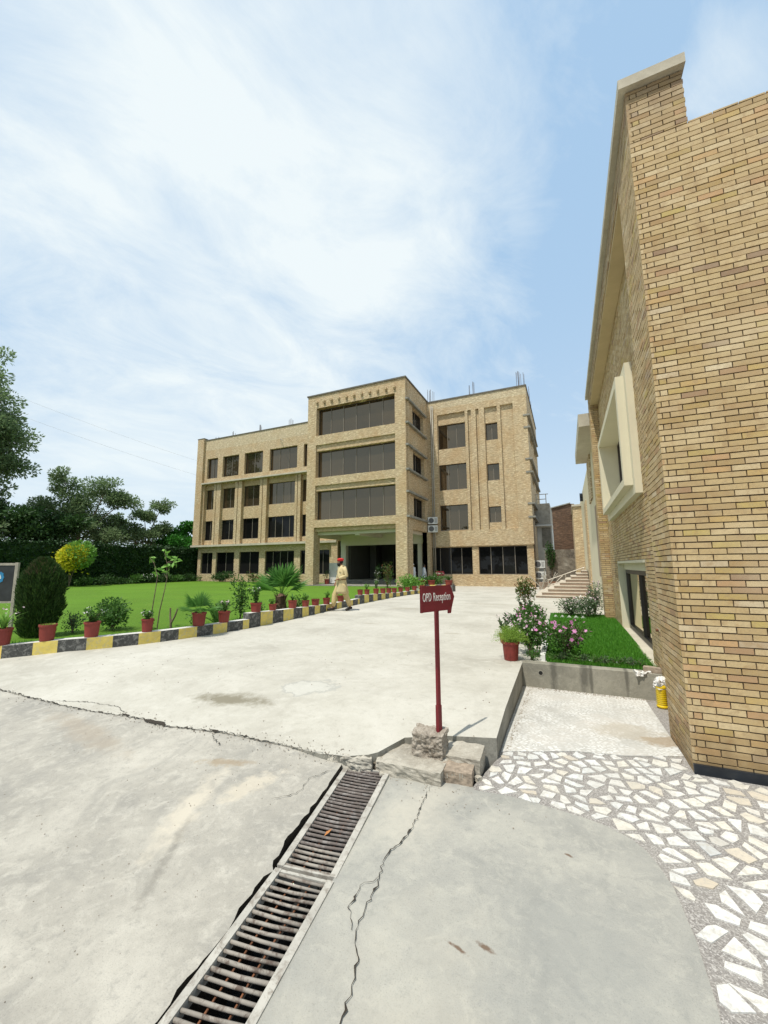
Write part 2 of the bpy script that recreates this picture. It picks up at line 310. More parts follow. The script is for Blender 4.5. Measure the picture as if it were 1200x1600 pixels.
M['leaf_bright'] = foliage('bright_tree_leaf', [(.03, .14, .015), (.06, .24, .03), (.04, .16, .02)], .3)
M['leaf_ivy'] = foliage('ivy_leaf', [(.010, .030, .008), (.018, .05, .012), (.035, .085, .02)], .15)
M['leaf_cypress'] = foliage('cypress_leaf', [(.018, .05, .010), (.035, .085, .016), (.08, .135, .03), (.015, .04, .009)], .2)
M['leaf_cypress_dry'] = foliage('dry_cypress_leaf', [(.10, .09, .04), (.14, .11, .06)], .1)
M['leaf_gold'] = foliage('golden_leaf', [(.62, .56, .03), (.78, .70, .05), (.70, .62, .04), (.34, .42, .03)], .3)
M['leaf_fern'] = foliage('asparagus_fern', [(.16, .30, .04), (.26, .40, .06), (.20, .30, .05)], .35)
M['leaf_palm'] = foliage('palm_leaf', [(.05, .15, .025), (.09, .22, .04), (.12, .28, .06)], .3, .45)
M['leaf_redtip'] = foliage('red_tipped_leaf', [(.035, .10, .015), (.07, .17, .03), (.05, .12, .02), (.20, .06, .03)])
M['leaf_dark'] = foliage('dark_shrub_leaf', [(.015, .04, .01), (.03, .075, .015), (.05, .11, .025)], .2)
M['petal_pink'] = foliage('pink_petal', [(.62, .20, .46), (.72, .34, .58), (.56, .14, .40)], .3)
M['petal_pale'] = foliage('pale_pink_petal', [(.70, .52, .60), (.76, .64, .66), (.60, .36, .48)], .3)
M['petal_white'] = foliage('white_petal', [(.75, .74, .70), (.80, .78, .74)], .3)
M['grass'] = foliage('lawn_blade', [(.05, .17, .012), (.08, .24, .02), (.11, .29, .03)], .3)
def lawnmat(name, a, bb, c3):
    m, t, b = mat(name, a, .9, 0, .15); p = pos(t)
    f = noi(t, p, 38, 5, .8); c = ramp(t, f, [(.32, a), (.5, bb), (.68, c3)])
    f2 = noi(t, p, .35, 4, .6, 0, (.6, 1, 1)); c = mixc(t, ramp(t, f2, [(.42, (0,)*3), (.66, (.5,)*3)]), c, tuple(x*1.35 for x in bb))
    f3 = noi(t, p, 1.1, 6, .7, .4); c = mixc(t, ramp(t, f3, [(.56, (0,)*3), (.72, (.45,)*3)]), c, (bb[0]*1.9, bb[1]*1.15, bb[2]*1.6))
    Lk(t, c, b.inputs[0]); bump(t, b, noi(t, p, 90, 4, .8), .8, .03); return m
M['lawn'] = lawnmat('lawn_turf', (.045, .115, .008), (.09, .185, .016), (.16, .26, .04))
M['turf'] = lawnmat('planter_turf', (.02, .085, .006), (.035, .13, .01), (.055, .17, .016))

# ------------------------------------------------------------------ mesh helpers
class MB:
    def __init__(s): s.v = []; s.f = []; s.mi = []; s.m = 0; s.smooth = False
    def face(s, pts, m=None):
        i = len(s.v); s.v += [tuple(p) for p in pts]; s.f.append(tuple(range(i, i+len(pts)))); s.mi.append(s.m if m is None else m)
    def box(s, a, b, m=None):
        (x0, y0, z0), (x1, y1, z1) = a, b
        i = len(s.v); s.v += [(x0, y0, z0), (x1, y0, z0), (x1, y1, z0), (x0, y1, z0), (x0, y0, z1), (x1, y0, z1), (x1, y1, z1), (x0, y1, z1)]
        for f in ((0, 3, 2, 1), (4, 5, 6, 7), (0, 1, 5, 4), (1, 2, 6, 5), (2, 3, 7, 6), (3, 0, 4, 7)):
            s.f.append(tuple(i+k for k in f)); s.mi.append(s.m if m is None else m)
    def obox(s, c, sz, rz=0, m=None, jit=0, rx=0):
        i = len(s.v); M4 = Matrix.Translation(Vector(c)) @ Matrix.Rotation(rz, 4, 'Z') @ Matrix.Rotation(rx, 4, 'X')
        for q in ((-1, -1, -1), (1, -1, -1), (1, 1, -1), (-1, 1, -1), (-1, -1, 1), (1, -1, 1), (1, 1, 1), (-1, 1, 1)):
            s.v.append(tuple(M4 @ Vector((q[0]*sz[0]/2+U(-jit, jit), q[1]*sz[1]/2+U(-jit, jit), q[2]*sz[2]/2+U(-jit, jit)))))
        for f in ((0, 3, 2, 1), (4, 5, 6, 7), (0, 1, 5, 4), (1, 2, 6, 5), (2, 3, 7, 6), (3, 0, 4, 7)):
            s.f.append(tuple(i+k for k in f)); s.mi.append(s.m if m is None else m)
    def tube(s, pts, rad, n=8, m=None, cap=True):
        pts = [Vector(p) for p in pts]
        if not hasattr(rad, '__len__'): rad = [rad]*len(pts)
        i0 = len(s.v); prev = None
        for k, p in enumerate(pts):
            d = (pts[min(k+1, len(pts)-1)]-pts[max(k-1, 0)]).normalized()
            a = Vector((0, 0, 1)) if abs(d.z) < .9 else Vector((1, 0, 0))
            if prev is None: u = d.cross(a).normalized()
            else: u = (prev - d*prev.dot(d)).normalized()
            prev = u; w = d.cross(u)
            for j in range(n):
                an = 2*pi*j/n; s.v.append(tuple(p+(u*cos(an)+w*sin(an))*rad[k]))
        for k in range(len(pts)-1):
            for j in range(n):
                a = i0+k*n+j; b = i0+k*n+(j+1) % n
                s.f.append((a, b, b+n, a+n)); s.mi.append(s.m if m is None else m)
        if cap:
            s.f.append(tuple(i0+j for j in range(n))[::-1]); s.mi.append(s.m if m is None else m)
            s.f.append(tuple(i0+(len(pts)-1)*n+j for j in range(n))); s.mi.append(s.m if m is None else m)
    def lathe(s, prof, n=20, c=(0, 0, 0), m=None, sx=1, sy=1):
        i0 = len(s.v)
        for r, z in prof:
            for j in range(n): s.v.append((c[0]+r*cos(2*pi*j/n)*sx, c[1]+r*sin(2*pi*j/n)*sy, c[2]+z))
        for k in range(len(prof)-1):
            for j in range(n):
                a = i0+k*n+j; b = i0+k*n+(j+1) % n
                s.f.append((a, b, b+n, a+n)); s.mi.append(s.m if m is None else m)
    def rings(s, rings, cap=True, m=None):
        n = len(rings[0]); i0 = len(s.v)
        for r in rings: s.v += [tuple(p) for p in r]
        for k in range(len(rings)-1):
            for j in range(n):
                a = i0+k*n+j; b = i0+k*n+(j+1) % n
                s.f.append((a, b, b+n, a+n)); s.mi.append(s.m if m is None else m)
        if cap:
            s.f.append(tuple(i0+j for j in range(n))[::-1]); s.mi.append(s.m if m is None else m)
            s.f.append(tuple(i0+(len(rings)-1)*n+j for j in range(n))); s.mi.append(s.m if m is None else m)
    def prism(s, poly, axis, a, b, m=None):
        # poly: 2D points in the two other axes, extruded along axis from a to b
        def P(p, h): q = list(p); q.insert('xyz'.index(axis), h); return tuple(q)
        n = len(poly); i = len(s.v); s.v += [P(p, a) for p in poly]+[P(p, b) for p in poly]
        mm = s.m if m is None else m
        s.f.append(tuple(range(i, i+n))[::-1]); s.f.append(tuple(range(i+n, i+2*n))); s.mi += [mm, mm]
        for k in range(n): s.f.append((i+k, i+(k+1) % n, i+n+(k+1) % n, i+n+k)); s.mi.append(mm)
    def build(s, name, mats, parent=None, smooth=None, world=True):
        me = bpy.data.meshes.new(name); me.from_pydata(s.v, [], s.f)
        if not isinstance(mats, (list, tuple)): mats = [mats]
        for k in mats: me.materials.append(M[k] if isinstance(k, str) else k)
        me.polygons.foreach_set('material_index', s.mi)
        if s.smooth or smooth: me.polygons.foreach_set('use_smooth', [True]*len(s.f))
        me.update()
        o = bpy.data.objects.new(name, me); COL.objects.link(o)
        if parent is not None:
            o.parent = parent
            if world: 
                if parent.type == 'EMPTY': o.matrix_parent_inverse = Matrix.Translation(-parent.location)
        return o
def tag(o, label=None, cat=None, group=None, kind=None):
    for k, v in (('label', label), ('category', cat), ('group', group), ('kind', kind)):
        if v: o[k] = v
    return o
def thing(name, label, cat, loc=(0, 0, 0), group=None, rz=0):
    o = bpy.data.objects.new(name, None); COL.objects.link(o); o.location = loc; o.rotation_euler = (0, 0, rz); o.empty_display_size = .1
    return tag(o, label, cat, group)
def gridwall(mb, axis, plane, u0, u1, z0, z1, holes, m=None, flip=False):
    """flat wall on axis=plane with rectangular holes (u0,u1,z0,z1)"""
    us = sorted({u0, u1, *[min(max(h[k], u0), u1) for h in holes for k in (0, 1)]}); zs = sorted({z0, z1, *[min(max(h[k], z0), z1) for h in holes for k in (2, 3)]})
    for i in range(len(us)-1):
        for j in range(len(zs)-1):
            cu, cz = (us[i]+us[i+1])/2, (zs[j]+zs[j+1])/2
            if any(h[0] < cu < h[1] and h[2] < cz < h[3] for h in holes): continue
            q = [(us[i], zs[j]), (us[i+1], zs[j]), (us[i+1], zs[j+1]), (us[i], zs[j+1])]
            mb.face([(a, plane, z) if axis == 'y' else (plane, a, z) for a, z in q], m)
def reveal(mb, axis, rect, p0, p1, m=None, sides='lrtb'):
    u0, u1, z0, z1 = rect
    def P(a, p, z): return (a, p, z) if axis == 'y' else (p, a, z)
    if 'l' in sides: mb.face([P(u0, p0, z0), P(u0, p1, z0), P(u0, p1, z1), P(u0, p0, z1)], m)
    if 'r' in sides: mb.face([P(u1, p0, z0), P(u1, p1, z0), P(u1, p1, z1), P(u1, p0, z1)], m)
    if 't' in sides: mb.face([P(u0, p0, z1), P(u1, p0, z1), P(u1, p1, z1), P(u0, p1, z1)], m)
    if 'b' in sides: mb.face([P(u0, p0, z0), P(u1, p0, z0), P(u1, p1, z0), P(u0, p1, z0)], m)
def window(parent, axis, plane, rect, n, gl='glass', sgn=1, fr=.05, name='window', sill=False, mul='mullion'):
    """framed window; sgn=+1 the building lies at larger coordinate"""
    u0, u1, z0, z1 = rect; mb = MB(); mb.m = 0
    def B(a0, a1, c0, c1, d0, d1, m=0):
        lo, hi = sorted((plane+sgn*d0, plane+sgn*d1))
        if axis == 'y': mb.box((a0, lo, c0), (a1, hi, c1), m)
        else: mb.box((lo, a0, c0), (hi, a1, c1), m)
    B(u0, u1, z0, z0+fr, 0, .08); B(u0, u1, z1-fr, z1, 0, .08); B(u0, u0+fr, z0+fr, z1-fr, 0, .08); B(u1-fr, u1, z0+fr, z1-fr, 0, .08)
    for k in range(1, n):
        c = u0+(u1-u0)*k/n; B(c-.022, c+.022, z0+fr, z1-fr, .0, .07, 1)
    if sill: B(u0, u1, z0, z0+.05, -.06, -.002, 1)
    w = mb.build(name, ['frame', mul], parent)
    for k in range(n):
        a = u0+(u1-u0)*k/n+(.022 if k else fr); b_ = u0+(u1-u0)*(k+1)/n-(.022 if k < n-1 else fr)
        g = MB(); d = .045; q = plane+sgn*d; tl = U(-.006, .006); tw = U(-.008, .008)
        pts = [(a, q+tl, z0+fr), (b_, q-tl, z0+fr), (b_, q-tl+tw, z1-fr), (a, q+tl+tw, z1-fr)]
        g.face(pts if axis == 'y' else [(p[1], p[0], p[2]) for p in pts])
        g.build('pane', gl, w)
    return w
def poly_sheet(name, poly, zf, mat_, step=.5, skirt=.4, skirtmat=None, kind='structure', jag=0):
    """horizontal slab following zf(x, y) inside a polygon, with vertical edges"""
    pts = []
    for i, (x, y) in enumerate(poly):
        x2, y2 = poly[(i+1) % len(poly)]; d = math.hypot(x2-x, y2-y); n = max(1, int(d/step))
        for k in range(n): pts.append(Vector((x+(x2-x)*k/n, y+(y2-y)*k/n)))
    nb = len(pts)
    def inside(px, py):
        c = False; j = nb-1
        for i in range(nb):
            if (pts[i].y > py) != (pts[j].y > py) and px < (pts[j].x-pts[i].x)*(py-pts[i].y)/(pts[j].y-pts[i].y)+pts[i].x: c = not c
            j = i
        return c
    xs = [p.x for p in pts]; ys = [p.y for p in pts]
    inner = []; y = min(ys)+step/2
    while y < max(ys):
        x = min(xs)+step/2
        while x < max(xs):
            if inside(x, y) and min((x-p.x)**2+(y-p.y)**2 for p in pts) > (step*.35)**2: inner.append(Vector((x, y)))
            x += step
        y += step
    r = delaunay_2d_cdt(pts+inner, [(i, (i+1) % nb) for i in range(nb)], [], 1, 1e-6)
    mb = MB()
    mb.v = [(p.x, p.y, zf(p.x, p.y)) for p in r[0]]; mb.f = [tuple(f) for f in r[2]]; mb.mi = [0]*len(mb.f)
    for i in range(nb):
        a, b_ = pts[i], pts[(i+1) % nb]; za, zb = zf(a.x, a.y), zf(b_.x, b_.y)
        mb.face([(a.x, a.y, za), (b_.x, b_.y, zb), (b_.x, b_.y, zb-skirt), (a.x, a.y, za-skirt)], 1)
    o = mb.build(name, [mat_, skirtmat or mat_]); tag(o, kind=kind); return o
def ribbon(mb, pts, w, z, jag=.02, taper=True):
    """irregular crack along pts"""
    P = []
    for i in range(len(pts)-1):
        a, b_ = Vector(pts[i]), Vector(pts[i+1]); n = max(2, int((b_-a).length/.022))
        for k in range(n): P.append(a.lerp(b_, k/n)+Vector((U(-jag, jag), U(-jag, jag))))
    P.append(Vector(pts[-1])); n = len(P); L = []
    for i, p in enumerate(P):
        d = (P[min(i+1, n-1)]-P[max(i-1, 0)]).normalized(); q = Vector((-d.y, d.x))
        ww = w*(.3+1.0*R()+(2.2*R() if R() < .10 else 0))*(min(1, 6*min(i/n, 1-i/n)+.15) if taper else 1)
        L.append((p+q*ww/2, p-q*ww/2))
    for i in range(n-1):
        a, b_ = L[i]; c, d = L[i+1]
        mb.face([(a.x, a.y, z(a.x, a.y)), (b_.x, b_.y, z(b_.x, b_.y)), (d.x, d.y, z(d.x, d.y)), (c.x, c.y, z(c.x, c.y))])
#@@GROUND
# ------------------------------------------------------------------ ground
def clampf(x, a=0.0, b=1.0): return max(a, min(b, x))
def zdrive(x, y):
    if y < 1.8: z = 0.
    elif y < 2.95: z = .1*(y-1.8)/1.15
    elif y < 4.2: z = .1+.11*(y-2.95)/1.25
    elif y < 12: z = .21
    elif y < 32: z = .21-.28*(y-12)/20
    else: z = -.07
    return z
def zold(x, y): return zdrive(x, min(y, 2.95))*clampf(.35+(-1.5-x)*.9, .35, 1)-.006+.006*noise.noise(Vector((x*1.3, y*1.3, 0)))
def zpatio(x, y): return -.1*clampf((y-4.3)/1.9)
def zlawn(x, y): return clampf(.30-.24*clampf((abs(min(0, x+7))*.8+max(0, y-8))/30), 0, 1)
mb = MB(); mb.face([(-400, -120, -.45), (400, -120, -.45), (400, 900, -.45), (-400, 900, -.45)]); tag(mb.build('ground', 'ground'), kind='structure')
crack = [(-14, 3.0), (-8.2, 2.9), (-6.68, 2.85), (-5.78, 2.84), (-5.0, 2.83), (-4.42, 2.88), (-3.93, 2.92), (-3.76, 2.87), (-3.35, 2.93), (-2.99, 2.98), (-2.62, 2.98), (-2.27, 2.99), (-1.94, 2.98), (-1.72, 3.02)]
drive = crack + [(-1.56, 3.10), (-1.50, 3.16), (-1.38, 3.45), (-1.05, 3.60), (-.64, 3.70), (-.69, 6.34), (-.68, 6.42), (1.02, 6.42), (1.3, 34.3), (-2.2, 50), (-14, 50), (-14, 34), (-14, 27), (-10, 18), (-9, 8), (-14, 3.6)]
poly_sheet('driveway', drive, zdrive, 'driveway', .55, .5, 'cwall')
grl = [(-1.745, 3.06), (-1.545, 1.94), (-1.43, 1.18), (-1.30, .30), (-1.2, -.6)]
gap0 = [(-1.70, 2.75), (-1.663, 2.56), (-1.662, 2.46), (-1.648, 2.40), (-1.66, 2.33), (-1.63, 2.25), (-1.635, 2.14), (-1.595, 2.08), (-1.59, 1.99), (-1.55, 1.93), (-1.562, 1.88), (-1.565, 1.81), (-1.542, 1.74), (-1.535, 1.68), (-1.505, 1.62), (-1.50, 1.52), (-1.49, 1.46), (-1.485, 1.34), (-1.462, 1.24), (-1.452, 1.14), (-1.42, .9), (-1.34, .3), (-1.24, -.6)]
gap = []
for i in range(len(gap0)-1):
    a, b_ = gap0[i], gap0[i+1]; n = max(1, int(math.dist(a, b_)/.035))
    for k in range(n): gap.append((a[0]+(b_[0]-a[0])*k/n+U(-.011, .009), a[1]+(b_[1]-a[1])*k/n+U(-.006, .006)))
gap.append(gap0[-1])
old = [(-1.745, 3.0)]+gap+[(-1.1, -3), (-14, -3)]+crack[:-1]
poly_sheet('old_pavement', old, zold, 'old', .5, .35, 'crack_dark')  # edge faces near-black: shade of the drain gap put into the colour
arc = [(-.74, 3.20), (-.72, 3.15), (-.47, 3.17), (-.26, 3.15), (.01, 3.11), (.14, 3.07), (.25, 3.00), (.31, 2.92), (.35, 2.82), (.39, 2.66), (.41, 2.36), (.405, 2.07), (.38, 1.8), (.33, 1.4), (.28, .8), (.2, -3)]
new = [(-1.06, -3), (-1.04, .3), (-1.115, 1.18), (-1.205, 1.94), (-1.375, 3.04), (-1.40, 3.09), (-1.2, 3.16), (-.97, 3.15)]+arc
poly_sheet('new_pavement', new[::-1], lambda x, y: .004*noise.noise(Vector((x, y, 2))), 'new', .5, .3, 'cwall')
patio = arc[::-1]+[(-.64, 3.72), (-.70, 6.5), (6, 6.5), (6, -3)]
poly_sheet('patio', patio[::-1], lambda x, y: zpatio(x, y)-.004, 'grout', .6, .3)
worn = [(-.632, 3.86), (-.3, 4.0), (-.05, 4.12), (.35, 4.2), (.806, 4.40), (.806, 6.4), (-.69, 6.33)]
poly_sheet('patio_skim', worn, lambda x, y: zpatio(x, y)+.002, 'skim', .4, .01)
# marble shards set into the patio
def clipcell(poly, p, q, off):
    mx, my = (p[0]+q[0])/2, (p[1]+q[1])/2; nx, ny = q[0]-p[0], q[1]-p[1]; l = math.hypot(nx, ny); nx /= l; ny /= l
    d0 = mx*nx+my*ny-off; outp = []
    for i in range(len(poly)):
        a, b_ = poly[i], poly[(i+1) % len(poly)]; da = a[0]*nx+a[1]*ny-d0; db = b_[0]*nx+b_[1]*ny-d0
        if da <= 0: outp.append(a)
        if (da < 0) != (db < 0) and abs(da-db) > 1e-9:
            t = da/(da-db); outp.append((a[0]+(b_[0]-a[0])*t, a[1]+(b_[1]-a[1])*t))
    return outp
def inpoly(px, py, poly):
    c = False; j = len(poly)-1
    for i in range(len(poly)):
        if (poly[i][1] > py) != (poly[j][1] > py) and px < (poly[j][0]-poly[i][0])*(py-poly[i][1])/(poly[j][1]-poly[i][1])+poly[i][0]: c = not c
        j = i
    return c
rs = random.Random(11); seeds = []
gx, gy = .128, .102
for i in range(-8, 38):
    for j in range(-24, 50):
        u = (i+.5*(j % 2))*gx+rs.uniform(-.055, .055); v = j*gy+rs.uniform(-.05, .05)
        seeds.append((u, v))
mb = MB()
for p in seeds:
    if not (-.9 < p[0] < 3.4 and -1.5 < p[1] < 4.45): continue
    near = [q for q in seeds if q is not p and abs(q[0]-p[0]) < .42 and abs(q[1]-p[1]) < .42]
    # stretched, skewed metric gives elongated splinters
    an = rs.gauss(-.35, .5)+(pi/2 if rs.random() < .25 else 0); poly = [(p[0]-.3, p[1]-.3), (p[0]+.3, p[1]-.3), (p[0]+.3, p[1]+.3), (p[0]-.3, p[1]+.3)]
    for q in near:
        poly = clipcell(poly, p, q, rs.uniform(.006, .017))
        if len(poly) < 3: break
    if len(poly) < 3: continue
    while len(poly) > rs.choice((4, 4, 4, 5, 5)):   # knock corners off: shards are three to five sided
        best = min(range(len(poly)), key=lambda i: math.hypot(poly[i][0]-poly[i-1][0], poly[i][1]-poly[i-1][1]))
        poly.pop(best)
    cx = sum(a[0] for a in poly)/len(poly); cy = sum(a[1] for a in poly)/len(poly)
    ca, sa = cos(an), sin(an); st = rs.uniform(.68, 1.0); poly2 = []
    for x, y in poly:
        a = (x-cx)*ca+(y-cy)*sa; b_ = (-(x-cx)*sa+(y-cy)*ca)*st; poly2.append((cx+a*ca-b_*sa, cy+a*sa+b_*ca))
    bad = lambda P_: not all(inpoly(x, y, patio) for x, y in P_) or any(inpoly(x, y, worn) or (x > .79 and y > 4.08) for x, y in P_)
    if bad(poly2):
        ok_ = False
        for f_ in (.8, .62, .45):
            for ox, oy in ((0, 0), (.03, 0), (.03, .03), (0, .03), (0, -.04), (.03, -.03)):
                P_ = [(cx+ox+(x-cx)*f_, cy+oy+(y-cy)*f_) for x, y in poly2]
                if not bad(P_): ok_ = True; break
            if ok_: break
        if not ok_: continue
        poly2 = P_
    if abs(sum(poly2[i-1][0]*poly2[i][1]-poly2[i][0]*poly2[i-1][1] for i in range(len(poly2))))/2 < .0025: continue
    n = len(poly2); i0 = len(mb.v)
    mb.v += [(x, y, zpatio(x, y)-.008) for x, y in poly2]+[(x, y, zpatio(x, y)+.0015) for x, y in poly2]
    mb.f.append(tuple(range(i0+n, i0+2*n))); mb.mi.append(0)
    for k in range(n): mb.f.append((i0+k, i0+(k+1) % n, i0+n+(k+1) % n, i0+n+k)); mb.mi.append(0)
tag(mb.build('patio_shards', 'marble'), kind='structure')
# cracks
mb = MB()
ribbon(mb, crack[1:], .011, lambda x, y: zdrive(x, y)+.006, .015)
ribbon(mb, [(-1.01, 3.14), (-1.02, 2.97), (-.99, 2.70), (-.98, 2.52), (-1.02, 2.3), (-1.03, 2.22), (-.98, 2.06), (-.98, 1.91), (-.96, 1.78), (-.89, 1.68), (-.85, 1.53), (-.83, 1.40), (-.84, 1.0)], .0045, lambda x, y: .009, .010)
ribbon(mb, [(-.99, 2.12), (-1.06, 2.02), (-1.05, 1.88), (-.98, 1.78)], .004, lambda x, y: .009, .008)
ribbon(mb, [(-1.75, 2.9), (-1.85, 2.7), (-1.83, 2.55), (-1.95, 2.4)], .004, lambda x, y: zold(x, y)+.010, .010)
ribbon(mb, [(-5.6, 2.86), (-5.1, 2.98), (-4.6, 3.02), (-4.3, 2.92)], .006, lambda x, y: zdrive(x, y)+.006, .012)
ribbon(mb, [(-3.1, 2.95), (-3.0, 2.86), (-2.85, 2.80)], .006, lambda x, y: zdrive(x, y)+.008, .012)
tag(mb.build('pavement_cracks', 'crack_dark'), kind='structure')
mb = MB()   # broken edge along the seam
for cx, cy, r in ((-3.82, 2.90, .075), (-4.3, 2.91, .035), (-3.1, 2.97, .03)):
    pts = [(cx+cos(a)*r*2.3*U(.6, 1.2), cy+sin(a)*r*.42*U(.6, 1.2)) for a in [2*pi*k/14 for k in range(14)]]
    mb.face([(x, y, zdrive(x, y)+.007) for x, y in pts])
tag(mb.build('pavement_chips', 'crack_dark'), kind='structure')
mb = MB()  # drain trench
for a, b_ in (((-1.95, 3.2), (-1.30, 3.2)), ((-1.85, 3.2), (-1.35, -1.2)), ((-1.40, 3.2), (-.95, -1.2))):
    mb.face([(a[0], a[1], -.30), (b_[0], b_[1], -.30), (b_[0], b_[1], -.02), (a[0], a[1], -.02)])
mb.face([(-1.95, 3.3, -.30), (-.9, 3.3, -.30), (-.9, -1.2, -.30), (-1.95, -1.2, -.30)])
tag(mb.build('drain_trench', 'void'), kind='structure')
# lawn
kerb = [(-11.6, 1.9), (-10.0, 2.75), (-8.53, 3.62), (-8.08, 4.02), (-7.74, 4.36), (-7.45, 4.84), (-7.28, 5.2), (-7.17, 5.54), (-7.06, 5.94), (-6.99, 6.3), (-6.93, 6.68), (-6.88, 7.05), (-6.85, 7.46), (-6.85, 7.9), (-6.87, 8.5), (-6.90, 9.2), (-6.95, 9.9), (-7.02, 10.6), (-7.10, 11.36), (-7.18, 12.1), (-7.27, 12.9), (-7.38, 13.7), (-7.5, 14.8), (-7.62, 16.0), (-7.74, 17.4), (-7.83, 18.8), (-7.86, 20.2), (-7.82, 21.6), (-7.72, 23.0), (-7.62, 24.4)]
def offs(pl, d):
    o = []
    for i, p in enumerate(pl):
        a = Vector(pl[max(0, i-1)]); b_ = Vector(pl[min(len(pl)-1, i+1)]); t = (b_-a).normalized(); o.append((p[0]-t.y*d, p[1]+t.x*d))
    return o
lawn = offs(kerb, .19)+[(-9.6, 25.2), (-11.0, 26.5), (-11.3, 28.3), (-20.4, 28.3), (-20.5, 33.95), (-40.6, 33.95), (-40.6, 1.9)]
poly_sheet('lawn', lawn, zlawn, 'lawn', 1.1, .5)
mb = MB()   # raised porch floor and the step up to it
mb.box((-20.3, 28.38, -.4), (-8.9, 42, .13)); mb.box((-19.3, 33.2, .13), (-12, 42, .27)); mb.box((-19.3, 33.6, .27), (-12, 42, .40))
tag(mb.build('porch_floor', 'cwall'), kind='structure')
planter = [(-.36, 6.52), (1.02, 6.52), (1.02, 12.6), (-.52, 12.6), (-.47, 9.5), (-.40, 7.2)]
def zplant(x, y): return .235+.05*clampf((y-6.5)/3)
poly_sheet('planter_turf', planter, zplant, 'turf', .5, .2)
# blades standing on the small turf
mb = MB(); rs2 = random.Random(3)
for k in range(26000):
    y = 6.5+6.0*rs2.random()**1.7; x = rs2.uniform(-.42, 1.0)
    if not inpoly(x, y, planter): continue
    a = rs2.uniform(0, pi); h = rs2.uniform(.025, .055); w = .005; z = zplant(x, y)
    dx, dy = cos(a)*w, sin(a)*w; mb.face([(x-dx, y-dy, z), (x+dx, y+dy, z), (x+rs2.uniform(-.02, .02), y+rs2.uniform(-.02, .02), z+h)])
tag(mb.build('grass', 'grass'), 'fine green grass blades covering the small planter', 'grass', kind='stuff')
# tufts along the lawn edge
mb = MB()
inner = offs(kerb, .30)
for k in range(9000):
    i = rs2.randrange(1, 22); t = rs2.random(); a, b_ = inner[i], inner[i+1]
    x = a[0]+(b_[0]-a[0])*t-abs(rs2.gauss(0, .25)); y = a[1]+(b_[1]-a[1])*t
    an = rs2.uniform(0, pi); h = rs2.uniform(.03, .10); w = .006; z = zlawn(x, y)
    mb.face([(x-cos(an)*w, y-sin(an)*w, z), (x+cos(an)*w, y+sin(an)*w, z), (x+rs2.uniform(-.04, .04), y+rs2.uniform(-.04, .04), z+h)])
tag(mb.build('lawn_tufts', 'grass'), 'rough green grass tufts along the striped kerb', 'grass', kind='stuff')

# ------------------------------------------------------------------ striped kerb
mb = MB(); inr = offs(kerb, .20)
L = [0]
for i in range(1, len(kerb)): L.append(L[-1]+math.dist(kerb[i], kerb[i-1]))
def at_len(pl, s):
    for i in range(1, len(L)):
        if s <= L[i] or i == len(L)-1:
            t = clampf((s-L[i-1])/(L[i]-L[i-1])); return (pl[i-1][0]+(pl[i][0]-pl[i-1][0])*t, pl[i-1][1]+(pl[i][1]-pl[i-1][1])*t)
def kh(y):
    if y < 7.44: return .205
    if y < 11: return .34-.115*(y-7.44)/3.56
    if y < 14.0: return .21
    return max(.20, .34-.14*(y-14)/5)
s = 0; k = 0
while s < L[-1]-.05:
    ln = .40*U(.82, 1.18) if at_len(kerb, s)[1] < 12 else .52
    e = min(s+ln, L[-1]); ya = at_len(kerb, s)[1]; ye = at_len(kerb, e)[1]
    for brk in (7.44, 14.0):
        if ya < brk-.02 < ye: 
            e = s+(e-s)*(brk-ya)/(ye-ya)
    a, b_ = at_len(kerb, s), at_len(kerb, e); c, d = at_len(inr, e), at_len(inr, s)
    mid = (at_len(kerb, (s+e)/2)[1]); z0 = -.3; h1 = kh(max(ya, 0)+.005); h2 = kh(at_len(kerb, e)[1]-.01)
    if at_len(kerb, s)[1] < 7.44 <= at_len(kerb, e)[1]+.03: h2 = h1
    zs = [zdrive(a[0], max(a[1], 3.0))+h1, zdrive(b_[0], max(b_[1], 3.0))+h2]
    mi = k % 2
    mb.face([(a[0], a[1], z0), (b_[0], b_[1], z0), (b_[0], b_[1], zs[1]), (a[0], a[1], zs[0])], mi)
    mb.face([(a[0], a[1], zs[0]), (b_[0], b_[1], zs[1]), (c[0], c[1], zs[1]), (d[0], d[1], zs[0])], 2)
    mb.face([(d[0], d[1], z0), (c[0], c[1], z0), (c[0], c[1], zs[1]), (d[0], d[1], zs[0])], mi)
    mb.face([(a[0], a[1], z0), (d[0], d[1], z0), (d[0], d[1], zs[0]), (a[0], a[1], zs[0])], mi)
    mb.face([(b_[0], b_[1], z0), (c[0], c[1], z0), (c[0], c[1], zs[1]), (b_[0], b_[1], zs[1])], mi)
    s = e; k += 1
tag(mb.build('kerb', ['yellow', 'black', 'kerbtop']), 'long curving kerb painted in worn yellow and black blocks between lawn and driveway', 'kerb')

